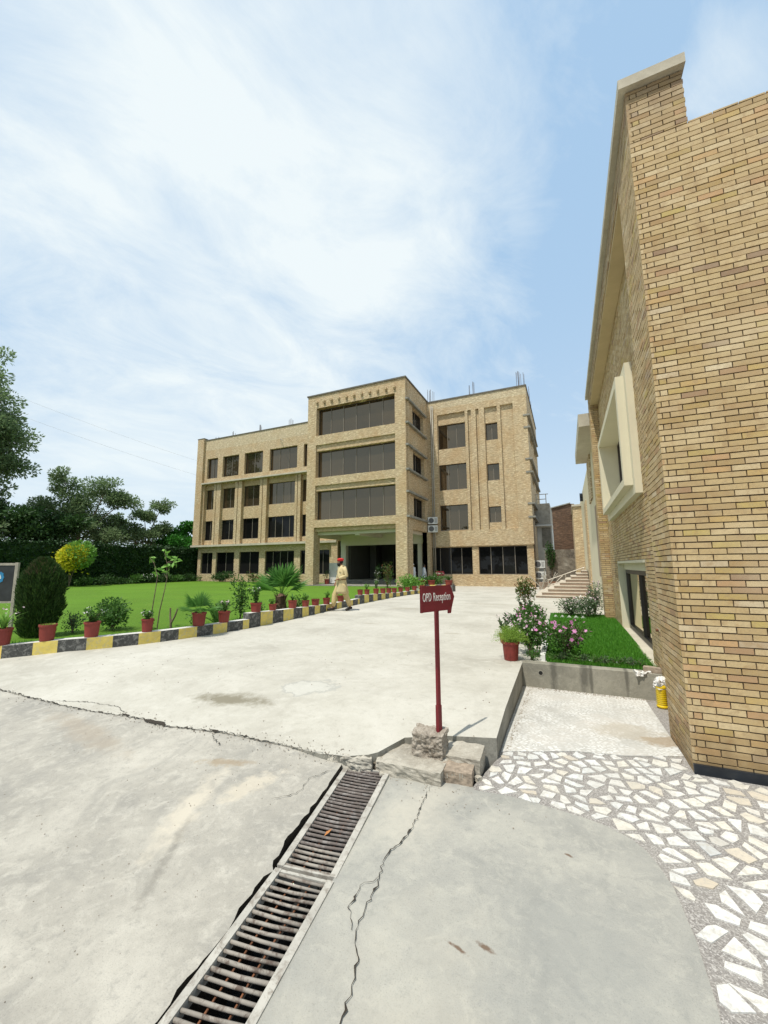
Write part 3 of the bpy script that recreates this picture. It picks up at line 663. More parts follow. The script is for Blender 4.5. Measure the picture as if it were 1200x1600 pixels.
# ------------------------------------------------------------------ drain grates
def grate(name, label, tl, tr, bl, br, nb, z0, z1, rods, thick):
    c = Vector(((tl[0]+tr[0]+bl[0]+br[0])/4, (tl[1]+tr[1]+bl[1]+br[1])/4, 0))
    t = thing(name, label, 'drain grate', c, 'drain grates end to end')
    P = lambda u, v: Vector((tl[0]*(1-u)*(1-v)+tr[0]*u*(1-v)+bl[0]*(1-u)*v+br[0]*u*v, tl[1]*(1-u)*(1-v)+tr[1]*u*(1-v)+bl[1]*(1-u)*v+br[1]*u*v, z0*(1-v)+z1*v))
    mb = MB(); w = .038/.35
    for u0, u1 in ((0, w), (1-w, 1)):
        a, b_, c2, d = P(u0, 0), P(u1, 0), P(u1, 1), P(u0, 1); dz = Vector((0, 0, .045))
        mb.rings([[a, b_, b_-dz, a-dz], [d, c2, c2-dz, d-dz]])
    for v0, v1 in ((0, .012), (.988, 1)):
        a, b_, c2, d = P(w, v0), P(1-w, v0), P(1-w, v1), P(w, v1); dz = Vector((0, 0, .05)); e = Vector((0, 0, .003))
        mb.rings([[a-e, b_-e, b_-dz, a-dz], [d-e, c2-e, c2-dz, d-dz]])
    mb.build('frame', 'grate_frame', t)
    for i in range(nb):
        v = (i+.7)/(nb+.4); j = U(-.004, .004); b2 = MB()
        b2.tube([P(w*.8, v+j)-Vector((0, 0, .012)), P(.5, v+j*.3)-Vector((0, 0, .014+U(0, .003))), P(1-w*.8, v-j)-Vector((0, 0, .012))], thick*U(.9, 1.1), 8)
        b2.build('bar', 'grate_dark' if nb == 29 and i < 24 else 'grate', t, smooth=True)
    for u in rods:
        b2 = MB(); b2.tube([P(u+U(-.02, .02), v/8)-Vector((0, 0, .026+U(0, .004))) for v in range(9)], .005, 6); b2.build('rod', 'rust', t, smooth=True)
    return t
grate('drain_grate', 'far iron drain grate with closely set cross bars ending at the broken ledge', (-1.745, 3.06), (-1.37, 3.10), (-1.55, 1.97), (-1.205, 2.02), 29, .02, .004, (.40, .66), .0085)
grate('drain_grate', 'near iron drain grate with widely spaced round bars over two rusty rods', (-1.54, 1.945), (-1.20, 1.99), (-1.345, .55), (-1.02, .62), 35, .008, .006, (.36, .64), .0078)
lf = MB(); lf.face([(-1.44, 2.27, .006), (-1.425, 2.30, .012), (-1.43, 2.345, .010), (-1.452, 2.31, .004)])
tag(lf.build('fallen_leaf', 'deadleaf'), 'dry orange leaf lying on the far drain grate', 'leaf')

# ------------------------------------------------------------------ broken ledge, block, sign
def roughblob(name, c, sz, rz, mat_, parent=None, sub=3, amp=.012, seed=0, cubic=.0):
    import bmesh
    bm = bmesh.new(); bmesh.ops.create_cube(bm, size=1)
    bmesh.ops.subdivide_edges(bm, edges=bm.edges[:], cuts=2**sub-1, use_grid_fill=True)
    for v in bm.verts:
        p = Vector((v.co.x*sz[0], v.co.y*sz[1], v.co.z*sz[2])); n = Vector((v.co.x*(abs(v.co.x) > .49), v.co.y*(abs(v.co.y) > .49), v.co.z*(abs(v.co.z) > .49))).normalized()
        q = p*14+Vector((seed*7.1, 0, 0)); d = noise.fractal(q, .8, 2.2, 4)*amp+noise.noise(p*45)*amp*.5
        if v.co.z < -.49: d = 0
        v.co = p+n*d
    bmesh.ops.rotate(bm, cent=(0, 0, 0), matrix=Matrix.Rotation(rz, 3, 'Z'), verts=bm.verts); bmesh.ops.translate(bm, vec=c, verts=bm.verts)
    me = bpy.data.meshes.new(name); bm.to_mesh(me); bm.free(); me.materials.append(M[mat_]); o = bpy.data.objects.new(name, me); COL.objects.link(o)
    if parent is not None:
        o.parent = parent
        if parent.type == 'EMPTY': o.matrix_parent_inverse = Matrix.Translation(-parent.location)
    return o
t = thing('broken_ledge', 'broken low cement ledge with exposed brick end at foot of the red sign', 'ledge', (-1.1, 3.4, 0))
roughblob('slab', (-1.21, 3.33, .03), (.50, .50, .125), .03, 'ledge', t, 4, .012, 1)
roughblob('slab', (-.87, 3.48, .045), (.30, .30, .15), .05, 'ledge', t, 3, .010, 2)
b_ = roughblob('brick', (-.875, 3.27, .04), (.25, .20, .09), .10, 'redbrick', t, 4, .007, 3)
mb = MB()
for i in range(10): mb.obox((-.965+.019*i, 3.168+.002*i, .055), (.008, .012, .045), .10+.25)
mb.build('ridge', 'ledge', t)
roughblob('rubble', (-1.70, 3.055, .045), (.36, .06, .11), .22, 'ledge', t, 4, .018, 7)
roughblob('rubble', (-1.575, 3.15, .015), (.20, .08, .09), .10, 'roughwall', t, 3, .03, 5)
roughblob('rubble', (-1.455, 3.17, .03), (.12, .14, .10), .4, 'ledge', t, 3, .02, 6)
for i, (x, y) in enumerate(((-1.62, 3.05), (-.72, 3.30), (-1.42, 3.06), (-1.05, 3.10))): roughblob('chip', (x, y, .01), (.05, .035, .03), i, 'ledge', t, 2, .008, 30+i)
t0 = roughblob('cement_block', (-1.125, 3.375, .18), (.25, .20, .175), .06, 'rough', None, 5, .020, 9)
tag(t0, 'rough grey cement block holding the foot of the red sign pole', 'block')
def text_mesh(txt, size, parent, M4, mat_, sx=1.0, ext=.001, name='lettering'):
    cu = bpy.data.curves.new(name, 'FONT'); cu.body = txt; cu.size = size; cu.extrude = ext; cu.align_x = 'CENTER'; cu.align_y = 'CENTER'; cu.resolution_u = 3; cu.offset = size*.002; cu.space_character = 1.10; cu.space_word = 1.3
    o = bpy.data.objects.new(name+'_curve', cu); COL.objects.link(o); dg = bpy.context.evaluated_depsgraph_get()
    me = bpy.data.meshes.new_from_object(o.evaluated_get(dg)); bpy.data.objects.remove(o); me.name = name
    me.transform(M4 @ Matrix.Diagonal((sx, 1, 1, 1))); me.materials.clear(); me.materials.append(M[mat_])
    q = bpy.data.objects.new(name, me); COL.objects.link(q); q.parent = parent; return q
def arrow_sign(label, loc, rz, h0, sc, polelen):
    t = thing('direction_sign', label, 'sign', loc, None, rz)      # local: +x to the arrow's point, -y the printed face
    mb = MB(); mb.box((-.017, -.012, 0), (.017, .012, polelen)); mb.box((-.021, -.016, .0), (.021, .016, .22*sc)); mb.build('pole', 'maroon', t, world=False)
    w, h = .42*sc, .215*sc; mb = MB(); x0 = -w*.53
    mb.prism([(x0, 0), (x0+w*.82, .004), (x0+w*.82, -.030*sc), (x0+w*.90, -.030*sc), (x0+w*.93, .02*sc), (x0+w*1.02, h*.52), (x0+w*.90, h*.985), (x0, h)], 'y', -.034, -.020)
    for v in range(len(mb.v)): mb.v[v] = (mb.v[v][0], mb.v[v][1], mb.v[v][2]+polelen-.01)
    p = mb.build('panel', 'maroon', t, world=False)
    mb = MB()
    for a, b2 in (((x0, -.036, polelen-.012), (x0+.016, -.018, polelen+h-.009)), ((x0+.016, -.036, polelen+h-.018), (x0+w*.9, -.0345, polelen+h-.0095)), ((x0+.016, -.036, polelen-.010), (x0+w*.8, -.0345, polelen))): mb.box(a, b2)
    mb.build('rim', 'maroon', t, world=False)
    text_mesh('OPD Reception', .100*sc, t, Matrix.Translation((x0+w*.46, -.0358, polelen+h*.50)) @ Matrix.Rotation(pi/2, 4, 'X'), 'lettering', .50)
    return t
arrow_sign('near maroon arrow sign on a tall pole set in a rough cement block', (-1.052, 3.40, .25), atan2(.91, .41)+0.0, 0, 1.0, 1.0)
arrow_sign('tiny far maroon arrow sign above the flower pots by the dark ground floor windows', (-7.9, 26.6, .0), radians(8), 0, 1.45, .98)

#@@BUILD
# ------------------------------------------------------------------ main building
Y0 = 34.0
B = thing('main_building', 'four storey tan brick building with a projecting tower over its entrance porch', 'building', (-15, 34, 0))
BX0, BX1, TX0, TX1, TY = -40.2, -2.3, -20.35, -11.0, 28.5
ZT = 16.9
# left wing ---------------------------------------------------------------
lw = MB(); win = []
top = [(-38.75, -37.05), (-36.25, -33.76), (-32.91, -30.24), (-29.28, -25.56), (-24.73, -21.2)]
bays = [(-39.0, -37.44), (-36.37, -34.16), (-33.14, -30.53), (-29.55, -25.76), (-25.03, -20.9)]
grnd = [(-39.2, -37.34), (-36.79, -34.04), (-33.29, -30.45), (-29.64, -25.80), (-25.04, -24.0), (-23.2, -21.5)]
topr = [(a, b_, 12.12, 14.58) for a, b_ in top]
grooves = [(-37.13, -37.04), (-33.77, -33.67), (-30.17, -30.08), (-25.47, -25.39)]
bayr = [(a, b_, 4.22, 11.38) for a, b_ in bays]; grr = [(a, b_, 4.22, 11.38) for a, b_ in grooves]
gridwall(lw, 'y', Y0, BX0+.2, TX1, 4.1, 15.6, topr+bayr+grr)
for r in topr: reveal(lw, 'y', r, Y0, Y0+.34); win.append((r, Y0+.26, 2 if r[1]-r[0] < 3 else 3))
for r in bayr+grr: reveal(lw, 'y', r, Y0, Y0+.50)
for i, r in enumerate(grr): gridwall(lw, 'y', Y0+.3, r[0], r[1], r[2], r[3], [])
lwb = lw.build('wall', 'brick', B)
sp = MB()
for a, b_ in bays:
    for lo, hi in ((4.22, 4.76), (7.06, 8.42), (10.80, 11.38)):
        sp = MB(); sp.box((a+.002, Y0+.32, lo), (b_-.002, Y0+.58, hi)); sp.build('spandrel', 'brick_spandrel', B)
    for h in ((a, b_, 8.42, 10.80), (a, b_, 4.76, 7.06)): win.append((h, Y0+.48, 2 if b_-a < 3 else 4))
pp = MB(); gridwall(pp, 'y', Y0, BX0+.2, TX0, 15.6, ZT, []); pp.face([(BX0+.2, Y0, ZT), (TX0, Y0, ZT), (TX0, Y0+.25, ZT), (BX0+.2, Y0+.25, ZT)]); pp.build('parapet', 'brick_pale', B)
g = MB(); gr = [(a, b_, .88, 3.32) for a, b_ in grnd]
gridwall(g, 'y', Y0+.18, BX0+.5, -20.9, -.3, 4.1, gr)
for r in gr: reveal(g, 'y', r, Y0+.18, Y0+.45); win.append((r, Y0+.36, 4 if r[1]-r[0] > 3 else 2))
g.face([(BX0+.5, Y0+.18, -.3), (BX0+.5, 46, -.3), (BX0+.5, 46, 4.1), (BX0+.5, Y0+.18, 4.1)])
g.build('wall', 'brick', B)
for r, yy, n in win:
    dark = r[3] < 4 or (r[3] < 8)
    window(B, 'y', yy, r, n, 'glass_dark' if dark else 'glass', 1, .05, sill=True)
mb = MB(); mb.box((BX0-.02, Y0-.28, 4.22), (BX0+1.0, Y0-.003, 17.1)); mb.box((BX0, Y0-.003, 4.22), (BX0+.2, 47, ZT)); mb.build('end_pillar', 'brick', B)
mb = MB(); mb.box((BX0-.15, Y0-.42, 3.98), (TX0-.02, Y0+.3, 4.2)); mb.build('ledge', 'coping', B)
mb = MB(); mb.box((BX0+1.0, Y0-.36, 11.42), (TX0-.02, Y0-.002, 11.58)); mb.build('ledge', 'coping', B)
mb = MB(); mb.box((BX0+1.0, Y0-.06, ZT), (TX0, Y0+.3, ZT+.09)); mb.box((BX0-.05, Y0-.31, 17.1), (BX0+1.05, Y0+.3, 17.18)); mb.build('coping', 'dark_coping', B)
mb = MB(); mb.tube([(-27.9, Y0, 15.6), (-26.6, Y0-1.1, 14.9)], .03, 6); mb.build('drain_spout', 'pipe', B)
# right wing --------------------------------------------------------------
rw = MB(); win = []
rec = [(-10.05, -7.5, 4.66, 15.3), (-7.26, -6.95, 4.66, 15.3), (-6.54, -6.27, 4.66, 15.3), (-5.80, -4.72, 4.66, 15.3), (-4.45, -3.40, 4.66, 15.3)]
gridwall(rw, 'y', Y0, TX1, BX1, 3.3, 15.9, rec)
for r in rec: reveal(rw, 'y', r, Y0, Y0+.19)
rw2 = MB()
wins = {0: [(-10.03, -7.52, 12.08, 14.36), (-10.03, -7.52, 8.30, 10.64), (-10.03, -7.52, 4.70, 6.95)], 3: [(-5.76, -4.76, 12.38, 13.90), (-5.76, -4.76, 8.82, 10.28), (-5.76, -4.76, 5.22, 6.58)]}
for i, r in enumerate(rec):
    hs = wins.get(i, []); gridwall(rw2, 'y', Y0+.19, r[0], r[1], r[2], r[3], hs)
    for h in hs: reveal(rw2, 'y', h, Y0+.19, Y0+.48); win.append((h, Y0+.38, 3 if i == 0 else 2))
rw.face([(TX1, Y0, 3.3), (BX1, Y0, 3.3), (BX1, Y0+.3, 3.3), (TX1, Y0+.3, 3.3)])
rw.build('wall', 'brick', B); rw2.build('recessed_panel', 'brick', B)
pp = MB(); gridwall(pp, 'y', Y0, TX1, BX1, 15.9, 16.6, []); pp.build('parapet', 'brick_pale', B)
g = MB(); gr = [(-11.1, -7.28, .90, 3.22), (-6.74, -2.88, .90, 3.22)]
gridwall(g, 'y', Y0+.14, TX1, BX1-.06, -.3, 3.3, gr)
for r in gr: reveal(g, 'y', r, Y0+.14, Y0+.45); win.append((r, Y0+.34, 4))
g.build('wall', 'brick', B)
for r, yy, n in win:
    window(B, 'y', yy, r, n, 'glass_dark' if r[3] < 4 else 'glass', 1, .05, sill=True)
mb = MB(); mb.box((TX1-.05, Y0-.06, 16.6), (BX1+.06, Y0+.3, 16.72)); mb.box((BX1-.25, Y0+.3, 16.6), (BX1+.06, 46, 16.72)); mb.build('coping', 'dark_coping', B)
# right flank
mb = MB(); sw = [(36.0, 38.2, 12.3, 13.9), (36.0, 38.2, 8.6, 10.2), (36.0, 38.2, 5.0, 6.5), (40.5, 42.7, 12.3, 13.9), (40.5, 42.7, 8.6, 10.2), (40.5, 42.7, 5.0, 6.5)]
gridwall(mb, 'x', BX1, Y0, 46, -.3, 16.6, sw)
for r in sw: reveal(mb, 'x', r, BX1, BX1-.3)
mb.build('flank_wall', 'brick', B)
for r in sw: window(B, 'x', BX1-.2, r, 2, 'glass', -1)
for z in (14.0, 12.95, 10.25, 9.15, 6.55, 5.45):
    mb = MB(); mb.box((BX1+.003, Y0+.15, z), (BX1+.22, 44, z+.14)); mb.box((BX1-.32, Y0-.05, z), (BX1+.22, Y0+.15, z+.14)); mb.build('ledge', 'cwall', B)
mb = MB(); mb.box((-40.1, 46, -.3), (BX1-.01, 46.2, ZT)); mb.box((-40, Y0+.6, 16.2), (BX1-.05, 46, 16.3)); mb.build('roof', 'cwall', B)
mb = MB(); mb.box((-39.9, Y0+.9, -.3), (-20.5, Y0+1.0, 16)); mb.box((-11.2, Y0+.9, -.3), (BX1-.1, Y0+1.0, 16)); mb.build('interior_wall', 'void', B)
# tower -------------------------------------------------------------------
tw = MB(); H = [(-19.45, -11.92, 13.02, 15.55), (-19.45, -11.92, 9.25, 12.18), (-19.45, -11.92, 5.58, 8.56), (-19.52, -11.95, -.3, 4.92)]
TZ = 16.72
gridwall(tw, 'y', TY, TX0, TX1, -.3, TZ, H)
for r in H[:3]: reveal(tw, 'y', r, TY, TY+.62)
r = H[3]; reveal(tw, 'y', r, TY, TY+.95, None, 'lr'); reveal(tw, 'y', (r[0], r[1], 0, 4.92), TY, TY+.22, None, 't')
# right side of the tower
SR = [(30.1, 32.9, 13.1, 14.85), (30.1, 32.9, 9.3, 11.05), (30.1, 32.9, 5.6, 7.3), (29.75, 33.3, -.3, 4.55)]
gridwall(tw, 'x', TX1, TY, Y0, -.3, TZ, SR)
for r in SR: reveal(tw, 'x', r, TX1, TX1-.4)
gridwall(tw, 'x', TX0, TY, Y0, -.3, TZ, [(29.45, 33.9, -.3, 4.6)])
tw.face([(TX0, TY+.95, -.3), (-19.52, TY+.95, -.3), (-19.52, TY+.95, 4.92), (TX0, TY+.95, 4.92)]); tw.face([(-11.95, TY+.95, -.3), (TX1, TY+.95, -.3), (TX1, TY+.95, 4.92), (-11.95, TY+.95, 4.92)])
tw.build('tower_wall', 'brick', B)
mb = MB()   # vertical grooved edge strip on the flank of the tower
mb.box((TX1+.002, TY+.28, -.2), (TX1+.07, TY+.62, TZ-.25)); mb.box((TX1-.4, 33.3, -.3), (TX1+.25, Y0-.002, 4.55)); mb.build('pilaster', 'brick', B)
mb = MB()
for a, b_ in ((11.66, 12.18), (8.10, 8.56)): mb.box((-19.45, TY+.14, a), (-11.92, TY+.6, b_))
mb.box((-19.52, TY+.22, 4.58), (-11.95, TY+.6, 4.92)); mb.build('lintel', 'brick_spandrel', B)
for r, n in (((-19.45, -11.92, 13.02, 15.55), 6), ((-19.45, -11.92, 9.25, 11.66), 6), ((-19.45, -11.92, 5.58, 8.10), 6)):
    window(B, 'y', TY+.46, r, n, 'glass', 1, .06, sill=True)
for r in SR[:3]: window(B, 'x', TX1-.3, r, 2, 'glass_dark', -1, .06)
for r in SR[:3]:
    mb = MB(); mb.box((TX1+.004, 28.42, r[3]+.02), (TX1+.24, 33.2, r[3]+.17)); mb.build('window_hood', 'cwall', B)
    mb = MB(); mb.box((TX1+.004, 28.42, r[2]-.22), (TX1+.26, 33.2, r[2]-.07)); mb.build('window_ledge', 'cwall', B)
mb = MB(); mb.box((TX0-.08, TY-.08, TZ), (TX1+.08, TY+.3, TZ+.12)); mb.box((TX1-.25, TY+.3, TZ), (TX1+.08, Y0+.3, TZ+.12)); mb.box((TX0-.08, TY+.3, TZ), (TX0+.3, Y0+.3, TZ+.12)); mb.build('coping', 'dark_coping', B)
mb = MB(); mb.box((TX0+.1, TY+.3, 16.1), (TX1-.1, Y0+1, 16.2)); mb.build('roof', 'cwall', B)
for i in range(11):
    x = -19.35+i*.742; mb = MB(); mb.box((x-.10, TY-.17, 16.0), (x+.10, TY-.002, 16.14)); mb.box((x-.06, TY-.11, 15.86), (x+.06, TY-.002, 16.0)); mb.build('corbel', 'brick_spandrel', B)
# porch interior
mb = MB(); mb.box((-20.3, TY+.6, 4.62), (TX1-.42, 41.9, 4.75))
mb.box((-20.3, 29.45, 4.2), (-19.95, 41.9, 4.62)); mb.box((TX1-.75, 29.45, 4.3), (TX1-.42, 34, 4.62)); mb.box((-15.9, 29.2, 4.22), (-15.5, 33.9, 4.62)); mb.box((-19.95, 33.75, 3.62), (TX1-.42, 34.15, 4.62)); mb.box((-19.9, 29.1, 4.32), (TX1-.5, 29.35, 4.62))
mb.build('porch_ceiling', 'soffit', B)
mb = MB(); mb.box((-19.9, 33.7, .13), (-19.35, 34.2, 3.62)); mb.box((-12.1, 33.9, .13), (-11.7, 34.3, 3.62)); mb.build('column', 'soffit', B)
mb = MB(); mb.box((-21.0, 33.72, -.1), (-20.3, 34.17, 4.1)); mb.build('pilaster', 'brick', B)
mb = MB(); mb.box((-20.3, 41.5, 0), (-11, 41.7, 4.7)); mb.box((-19.35, 34.3, .1), (-19.15, 41.5, 4.7)); mb.box((-11.75, 34.4, .1), (-11.55, 41.5, 4.7)); mb.build('hall_wall', 'interior', B)
d = MB(); d.box((-17.6, 41.3, .4), (-12.6, 41.45, 3.3)); dd = d.build('entrance_door', 'glass_dark', B)
for x in (-17.6, -16, -14.3, -12.7):
    d = MB(); d.box((x, 41.2, .4), (x+.08, 41.29, 3.3)); d.build('door_frame', 'mullion', dd)
mb = MB(); mb.box((-18.9, 38, .4), (-18.2, 38.5, 3.9)); mb.build('column', 'interior', B)
# pipes on the junction
for x, r_ in ((-10.60, .045), (-10.45, .055)):
    mb = MB(); mb.tube([(x, Y0-.12, -.1), (x, Y0-.12, 16.2)], r_, 8); mb.build('down_pipe', 'pipe', B, smooth=True)
# starter bars on the roof
for x, y, n, h in ((-38.6, 35, 4, .8), (-35.6, 35, 6, 1.0), (-31.6, 35, 7, 1.2), (-27.3, 35, 6, 1.2), (-21.6, 35, 7, 1.3), (-10.9, 35, 9, 1.5), (-7.0, 35.2, 7, 1.5), (-2.8, 35, 9, 1.6), (-2.6, 38.5, 4, 1.6), (-2.6, 42.5, 4, 1.8)):
    for k in range(n):
        mb = MB(); px, py = x+U(-.35, .35), y+U(-.25, .25); mb.tube([(px, py, 16.3), (px+U(-.04, .04), py, 16.9+h*U(.75, 1.05))], .016, 5); mb.build('starter_bar', 'rebar', B)
def ac(label, loc, rz):
    t = thing('ac_unit', label, 'air conditioner', loc, 'outdoor air conditioner units', rz)
    mb = MB(); mb.box((-.42, -.16, 0), (.42, .16, .60)); mb.build('casing', 'ac', t, world=False)
    for cx in (-.12,):
        mb = MB(); mb.lathe([(.0, 0), (.23, 0), (.23, .012), (.0, .012)], 24); 
        mb.v = [(v[0]+cx, -.162-v[2], v[1]+.30) for v in mb.v]; mb.build('fan_grille', 'acgrille', t, world=False)
    mb = MB()
    for k in range(3): mb.box((.18+.07*k, -.167, .10), (.21+.07*k, -.161, .50))
    mb.build('slot', 'acgrille', t, world=False)
    mb = MB(); mb.box((-.40, -.15, -.06), (-.36, .30, 0)); mb.box((.36, -.15, -.06), (.40, .30, 0)); mb.build('bracket', 'rust', t, world=False)
    return t
ac('upper white air conditioner on the pipes right of the porch tower', (-11.0+.45, 33.62, 5.28), radians(15))
ac('lower white air conditioner on the pipes right of the porch tower', (-11.0+.45, 33.62, 4.55), radians(15))
ac('upper white air conditioner at the right corner of the main building', (-2.06, 34.55, 1.42), radians(8))
ac('lower white air conditioner at the right corner of the main building', (-2.03, 34.55, .55), radians(8))
# reception desk board in the porch
t = thing('notice_board', 'plain grey board standing on the porch beside the left window', 'board', (-18.6, 30.3, .13))
mb = MB(); mb.box((-19.05, 30.28, .2), (-17.95, 30.36, 1.95)); mb.build('panel', 'whitewall', t)
for x in (-19.0, -18.05):
    mb = MB(); mb.box((x, 30.2, .13), (x+.05, 30.6, .2)); mb.build('foot', 'steel', t)

# ------------------------------------------------------------------ near right building
XB, YB = .81, 4.11
A = thing('near_brick_building', 'tall near brick building with cream coping and a projecting cream window box', 'building', (2.5, 4.11, 0))
BW, BH = .187, .0521
rb = random.Random(5)
def laybricks(mb, axis, plane, out, u0, u1, z0, z1, holes=(), phase=0, quoin=True):
    """running bond facing; out = direction (+1/-1) the face looks along the axis"""
    k = 0; z = z0
    while z < z1-.01:
        zt = min(z+BH, z1)-.0092; xs = []
        if quoin:
            u = u0+(BW if (k+phase) % 2 == 0 else .5*BW)
            xs = [u0]+([u0+.036] if (k+phase) % 2 else [])+[u]
        else:
            u = u0+(BW if (k+phase) % 2 == 0 else .5*BW); xs = [u0, u]
        while u < u1-.03: u = min(u+BW, u1); xs.append(u)
        if u1-xs[-1] > 1e-6: xs.append(u1)
        for i in range(len(xs)-1):
            a, b_ = xs[i]+(.0040 if i else 0), xs[i+1]-(.0040 if i < len(xs)-2 else 0)
            if b_-a < .012: continue
            segs = [(a, b_)]
            for h in holes:
                if zt > h[2]+.005 and z < h[3]-.005:
                    ns = []
                    for s_, e_ in segs:
                        if e_ <= h[0] or s_ >= h[1]: ns.append((s_, e_)); continue
                        if s_ < h[0]: ns.append((s_, h[0]))
                        if e_ > h[1]: ns.append((h[1], e_))
                    segs = ns
            for s_, e_ in segs:
                if e_-s_ < .01: continue
                pr = rb.uniform(-.0022, .0022); t1 = rb.uniform(-.0012, .0012); t2 = rb.uniform(-.001, .001); dz = rb.uniform(-.0010, .0010)
                f = plane+out*pr; bk = plane-out*.02
                if s_ == u0 or e_ == u1: f = plane
                ce = (.0016 if s_ > u0+1e-6 and e_ < u1-1e-6 else 0); j = lambda: rb.uniform(-.0014, .0014)
                P = lambda uu, pp, zz: (uu, pp, zz+j()) if axis == 'y' else (pp, uu, zz+j())
                i0 = len(mb.v)
                mb.v += [P(s_, f+t1, z+dz), P(e_, f-t1, z+dz+t2), P(e_, f-t1, zt+dz+t2), P(s_, f+t1, zt+dz), P(s_, bk, z+dz), P(e_, bk, z+dz+t2), P(e_, bk, zt+dz+t2), P(s_, bk, zt+dz)]
                for q in ((0, 1, 2, 3), (0, 4, 5, 1), (3, 2, 6, 7), (0, 3, 7, 4), (1, 5, 6, 2)):
                    mb.f.append(tuple(i0+w for w in q)); mb.mi.append(0)
        z += BH; k += 1
Zb = -.17
mb = MB(); laybricks(mb, 'y', YB, -1, XB, 4.6, Zb, 5.74)
laybricks(mb, 'y', YB, -1, XB, 1.28, 5.74+.0, 6.30, quoin=True)
mb.build('front_wall', 'laid_brick', A)
XR = 1.02
mb = MB(); laybricks(mb, 'x', XB, -1, YB, 4.92, Zb, 5.98, phase=1)
laybricks(mb, 'x', XB, -1, YB, 12.3, 5.98, 6.30, phase=0)
LW = (6.86, 10.42, .26, 1.66); UW = (6.75, 10.2, 2.87, 4.3)
laybricks(mb, 'x', XR, -1, 4.93, 11.86, Zb, 5.98, holes=[LW, (6.6, 10.45, 2.72, 4.46)], quoin=False)
mb.build('side_wall', 'laid_brick', A)
mb = MB(); laybricks(mb, 'x', XB, -1, 11.85, 12.3, .0, 5.98, phase=1); laybricks(mb, 'y', 11.85, -1, XB, XR, .0, 5.98, quoin=False); mb.build('far_pillar', 'laid_brick', A)
mb = MB(); e = .012   # mortar body behind the bricks
mb.box((XB+e, YB+e, -.3), (4.6, 4.92, 5.72)); mb.box((XR+e, 4.92, -.3), (1.9, 6.86, 5.98)); mb.box((XR+e, 6.86, 1.66), (1.9, 10.42, 2.85)); mb.box((XR+e, 6.86, 4.32), (1.9, 10.42, 5.98)); mb.box((XR+e, 10.42, -.3), (1.9, 12.3, 5.98)); mb.box((XR+e, 6.86, -.3), (1.9, 10.42, .24))
mb.box((XB+e, 11.85+e, -.3), (XR+e, 12.29, 5.98)); mb.box((XB+e, YB+e, 5.98), (1.27, 12.29, 6.30)); mb.box((1.9, 4.92, 5.2), (4.6, 12.29, 5.72)); mb.box((1.9, 12.0, -.3), (4.6, 12.29, 5.2)); mb.box((4.4, 4.92, -.3), (4.6, 12.0, 5.2))
mb.build('mortar', 'mortar', A)
mb = MB(); mb.prism([(XB-.06, 6.305), (1.30, 6.305), (1.30, 6.41), (XB-.06, 6.41)], 'y', YB-.06, 12.36); mb.build('coping', 'coping', A)
mb = MB(); mb.box((XB+.014, 4.925, 5.935), (XR+.0, 11.84, 5.974)); mb.build('soffit', 'ochre', A)
mb = MB(); mb.box((XB-.002, YB-.028, -.02), (4.6, YB-.004, .066)); mb.build('skirting', 'skirt', A)
# projecting window box
wb = MB(); X0_ = .82
wb.box((X0_, 6.62, 2.76), (1.24, 6.75, 4.42)); wb.box((X0_, 10.2, 2.76), (1.24, 10.38, 4.42)); wb.box((X0_, 6.75, 2.76), (1.24, 10.2, 2.87)); wb.box((X0_, 6.75, 4.3), (1.24, 10.2, 4.42))
wb.box((.93, 6.47, 2.62), (1.10, 6.617, 4.55)); wb.box((.93, 10.383, 2.62), (1.10, 10.52, 4.55)); wb.box((.93, 6.617, 2.62), (1.10, 10.383, 2.757)); wb.box((.93, 6.617, 4.423), (1.10, 10.383, 4.55))
w = wb.build('window_surround', 'cream', A)
window(A, 'x', 1.19, UW, 3, 'glass_mirror', 1, .05)
mb = MB(); mb.box((XR+.004, 6.86, 1.655), (1.36, 10.42, 1.70)); mb.box((XR+.004, 10.415, .20), (1.36, 10.46, 1.655)); mb.box((XR+.004, 6.82, .2), (1.36, 6.865, 1.655)); mb.box((1.15, 6.865, 1.52), (1.36, 10.415, 1.655)); mb.build('window_surround', 'cream', A)
mb = MB(); mb.box((XR-.035, 6.7, .20), (1.36, 10.41, .262)); mb.build('window_sill', 'coping', A)
window(A, 'x', 1.17, (6.88, 10.40, .265, 1.518), 2, 'glass_mirror', 1, .08, mul='frame')
mb = MB(); mb.tube([(XR-.03, 6.32, .78), (XR+.02, 6.32, .78)], .018, 8); mb.build('drain_spout', 'rust', A)
# the planter's retaining wall
def st_wall(t, p, c):
    for cx, w_ in ((-.27, .055), (.12, .07), (.20, .03), (.62, .03)):
        mp = N(t, 'ShaderNodeMapping', vector_type='TEXTURE'); mp.inputs['Location'].default_value = (cx, 0, .2); mp.inputs['Scale'].default_value = (w_, 1000, .5); Lk(t, p, mp.inputs[0])
        ln = N(t, 'ShaderNodeVectorMath', operation='LENGTH'); Lk(t, mp.outputs[0], ln.inputs[0]); v = mth(t, 'ADD', ln.outputs['Value'], mth(t, 'MULTIPLY', mth(t, 'SUBTRACT', noi(t, p, 14, 5, .7, 0, (1, 1, .3)), .5), 1.6))
        c = mixc(t, ramp(t, v, [(.35, (.75,)*3), (1.0, (0,)*3)]), c, (.09, .085, .07))
    return c
M['planter_wall'] = concrete('planter_wall_concrete', (.27, .255, .205), (.19, .18, .145), (.35, .33, .27), 2.5, .6, st_wall)
t = thing('planter_wall', 'low grey concrete wall in front of the small grass planter', 'wall', (.2, 6.4, 0))
mb = MB(); mb.box((-.686, 6.335, -.2), (1.018, 6.52, .225)); mb.build('wall', 'planter_wall', t)
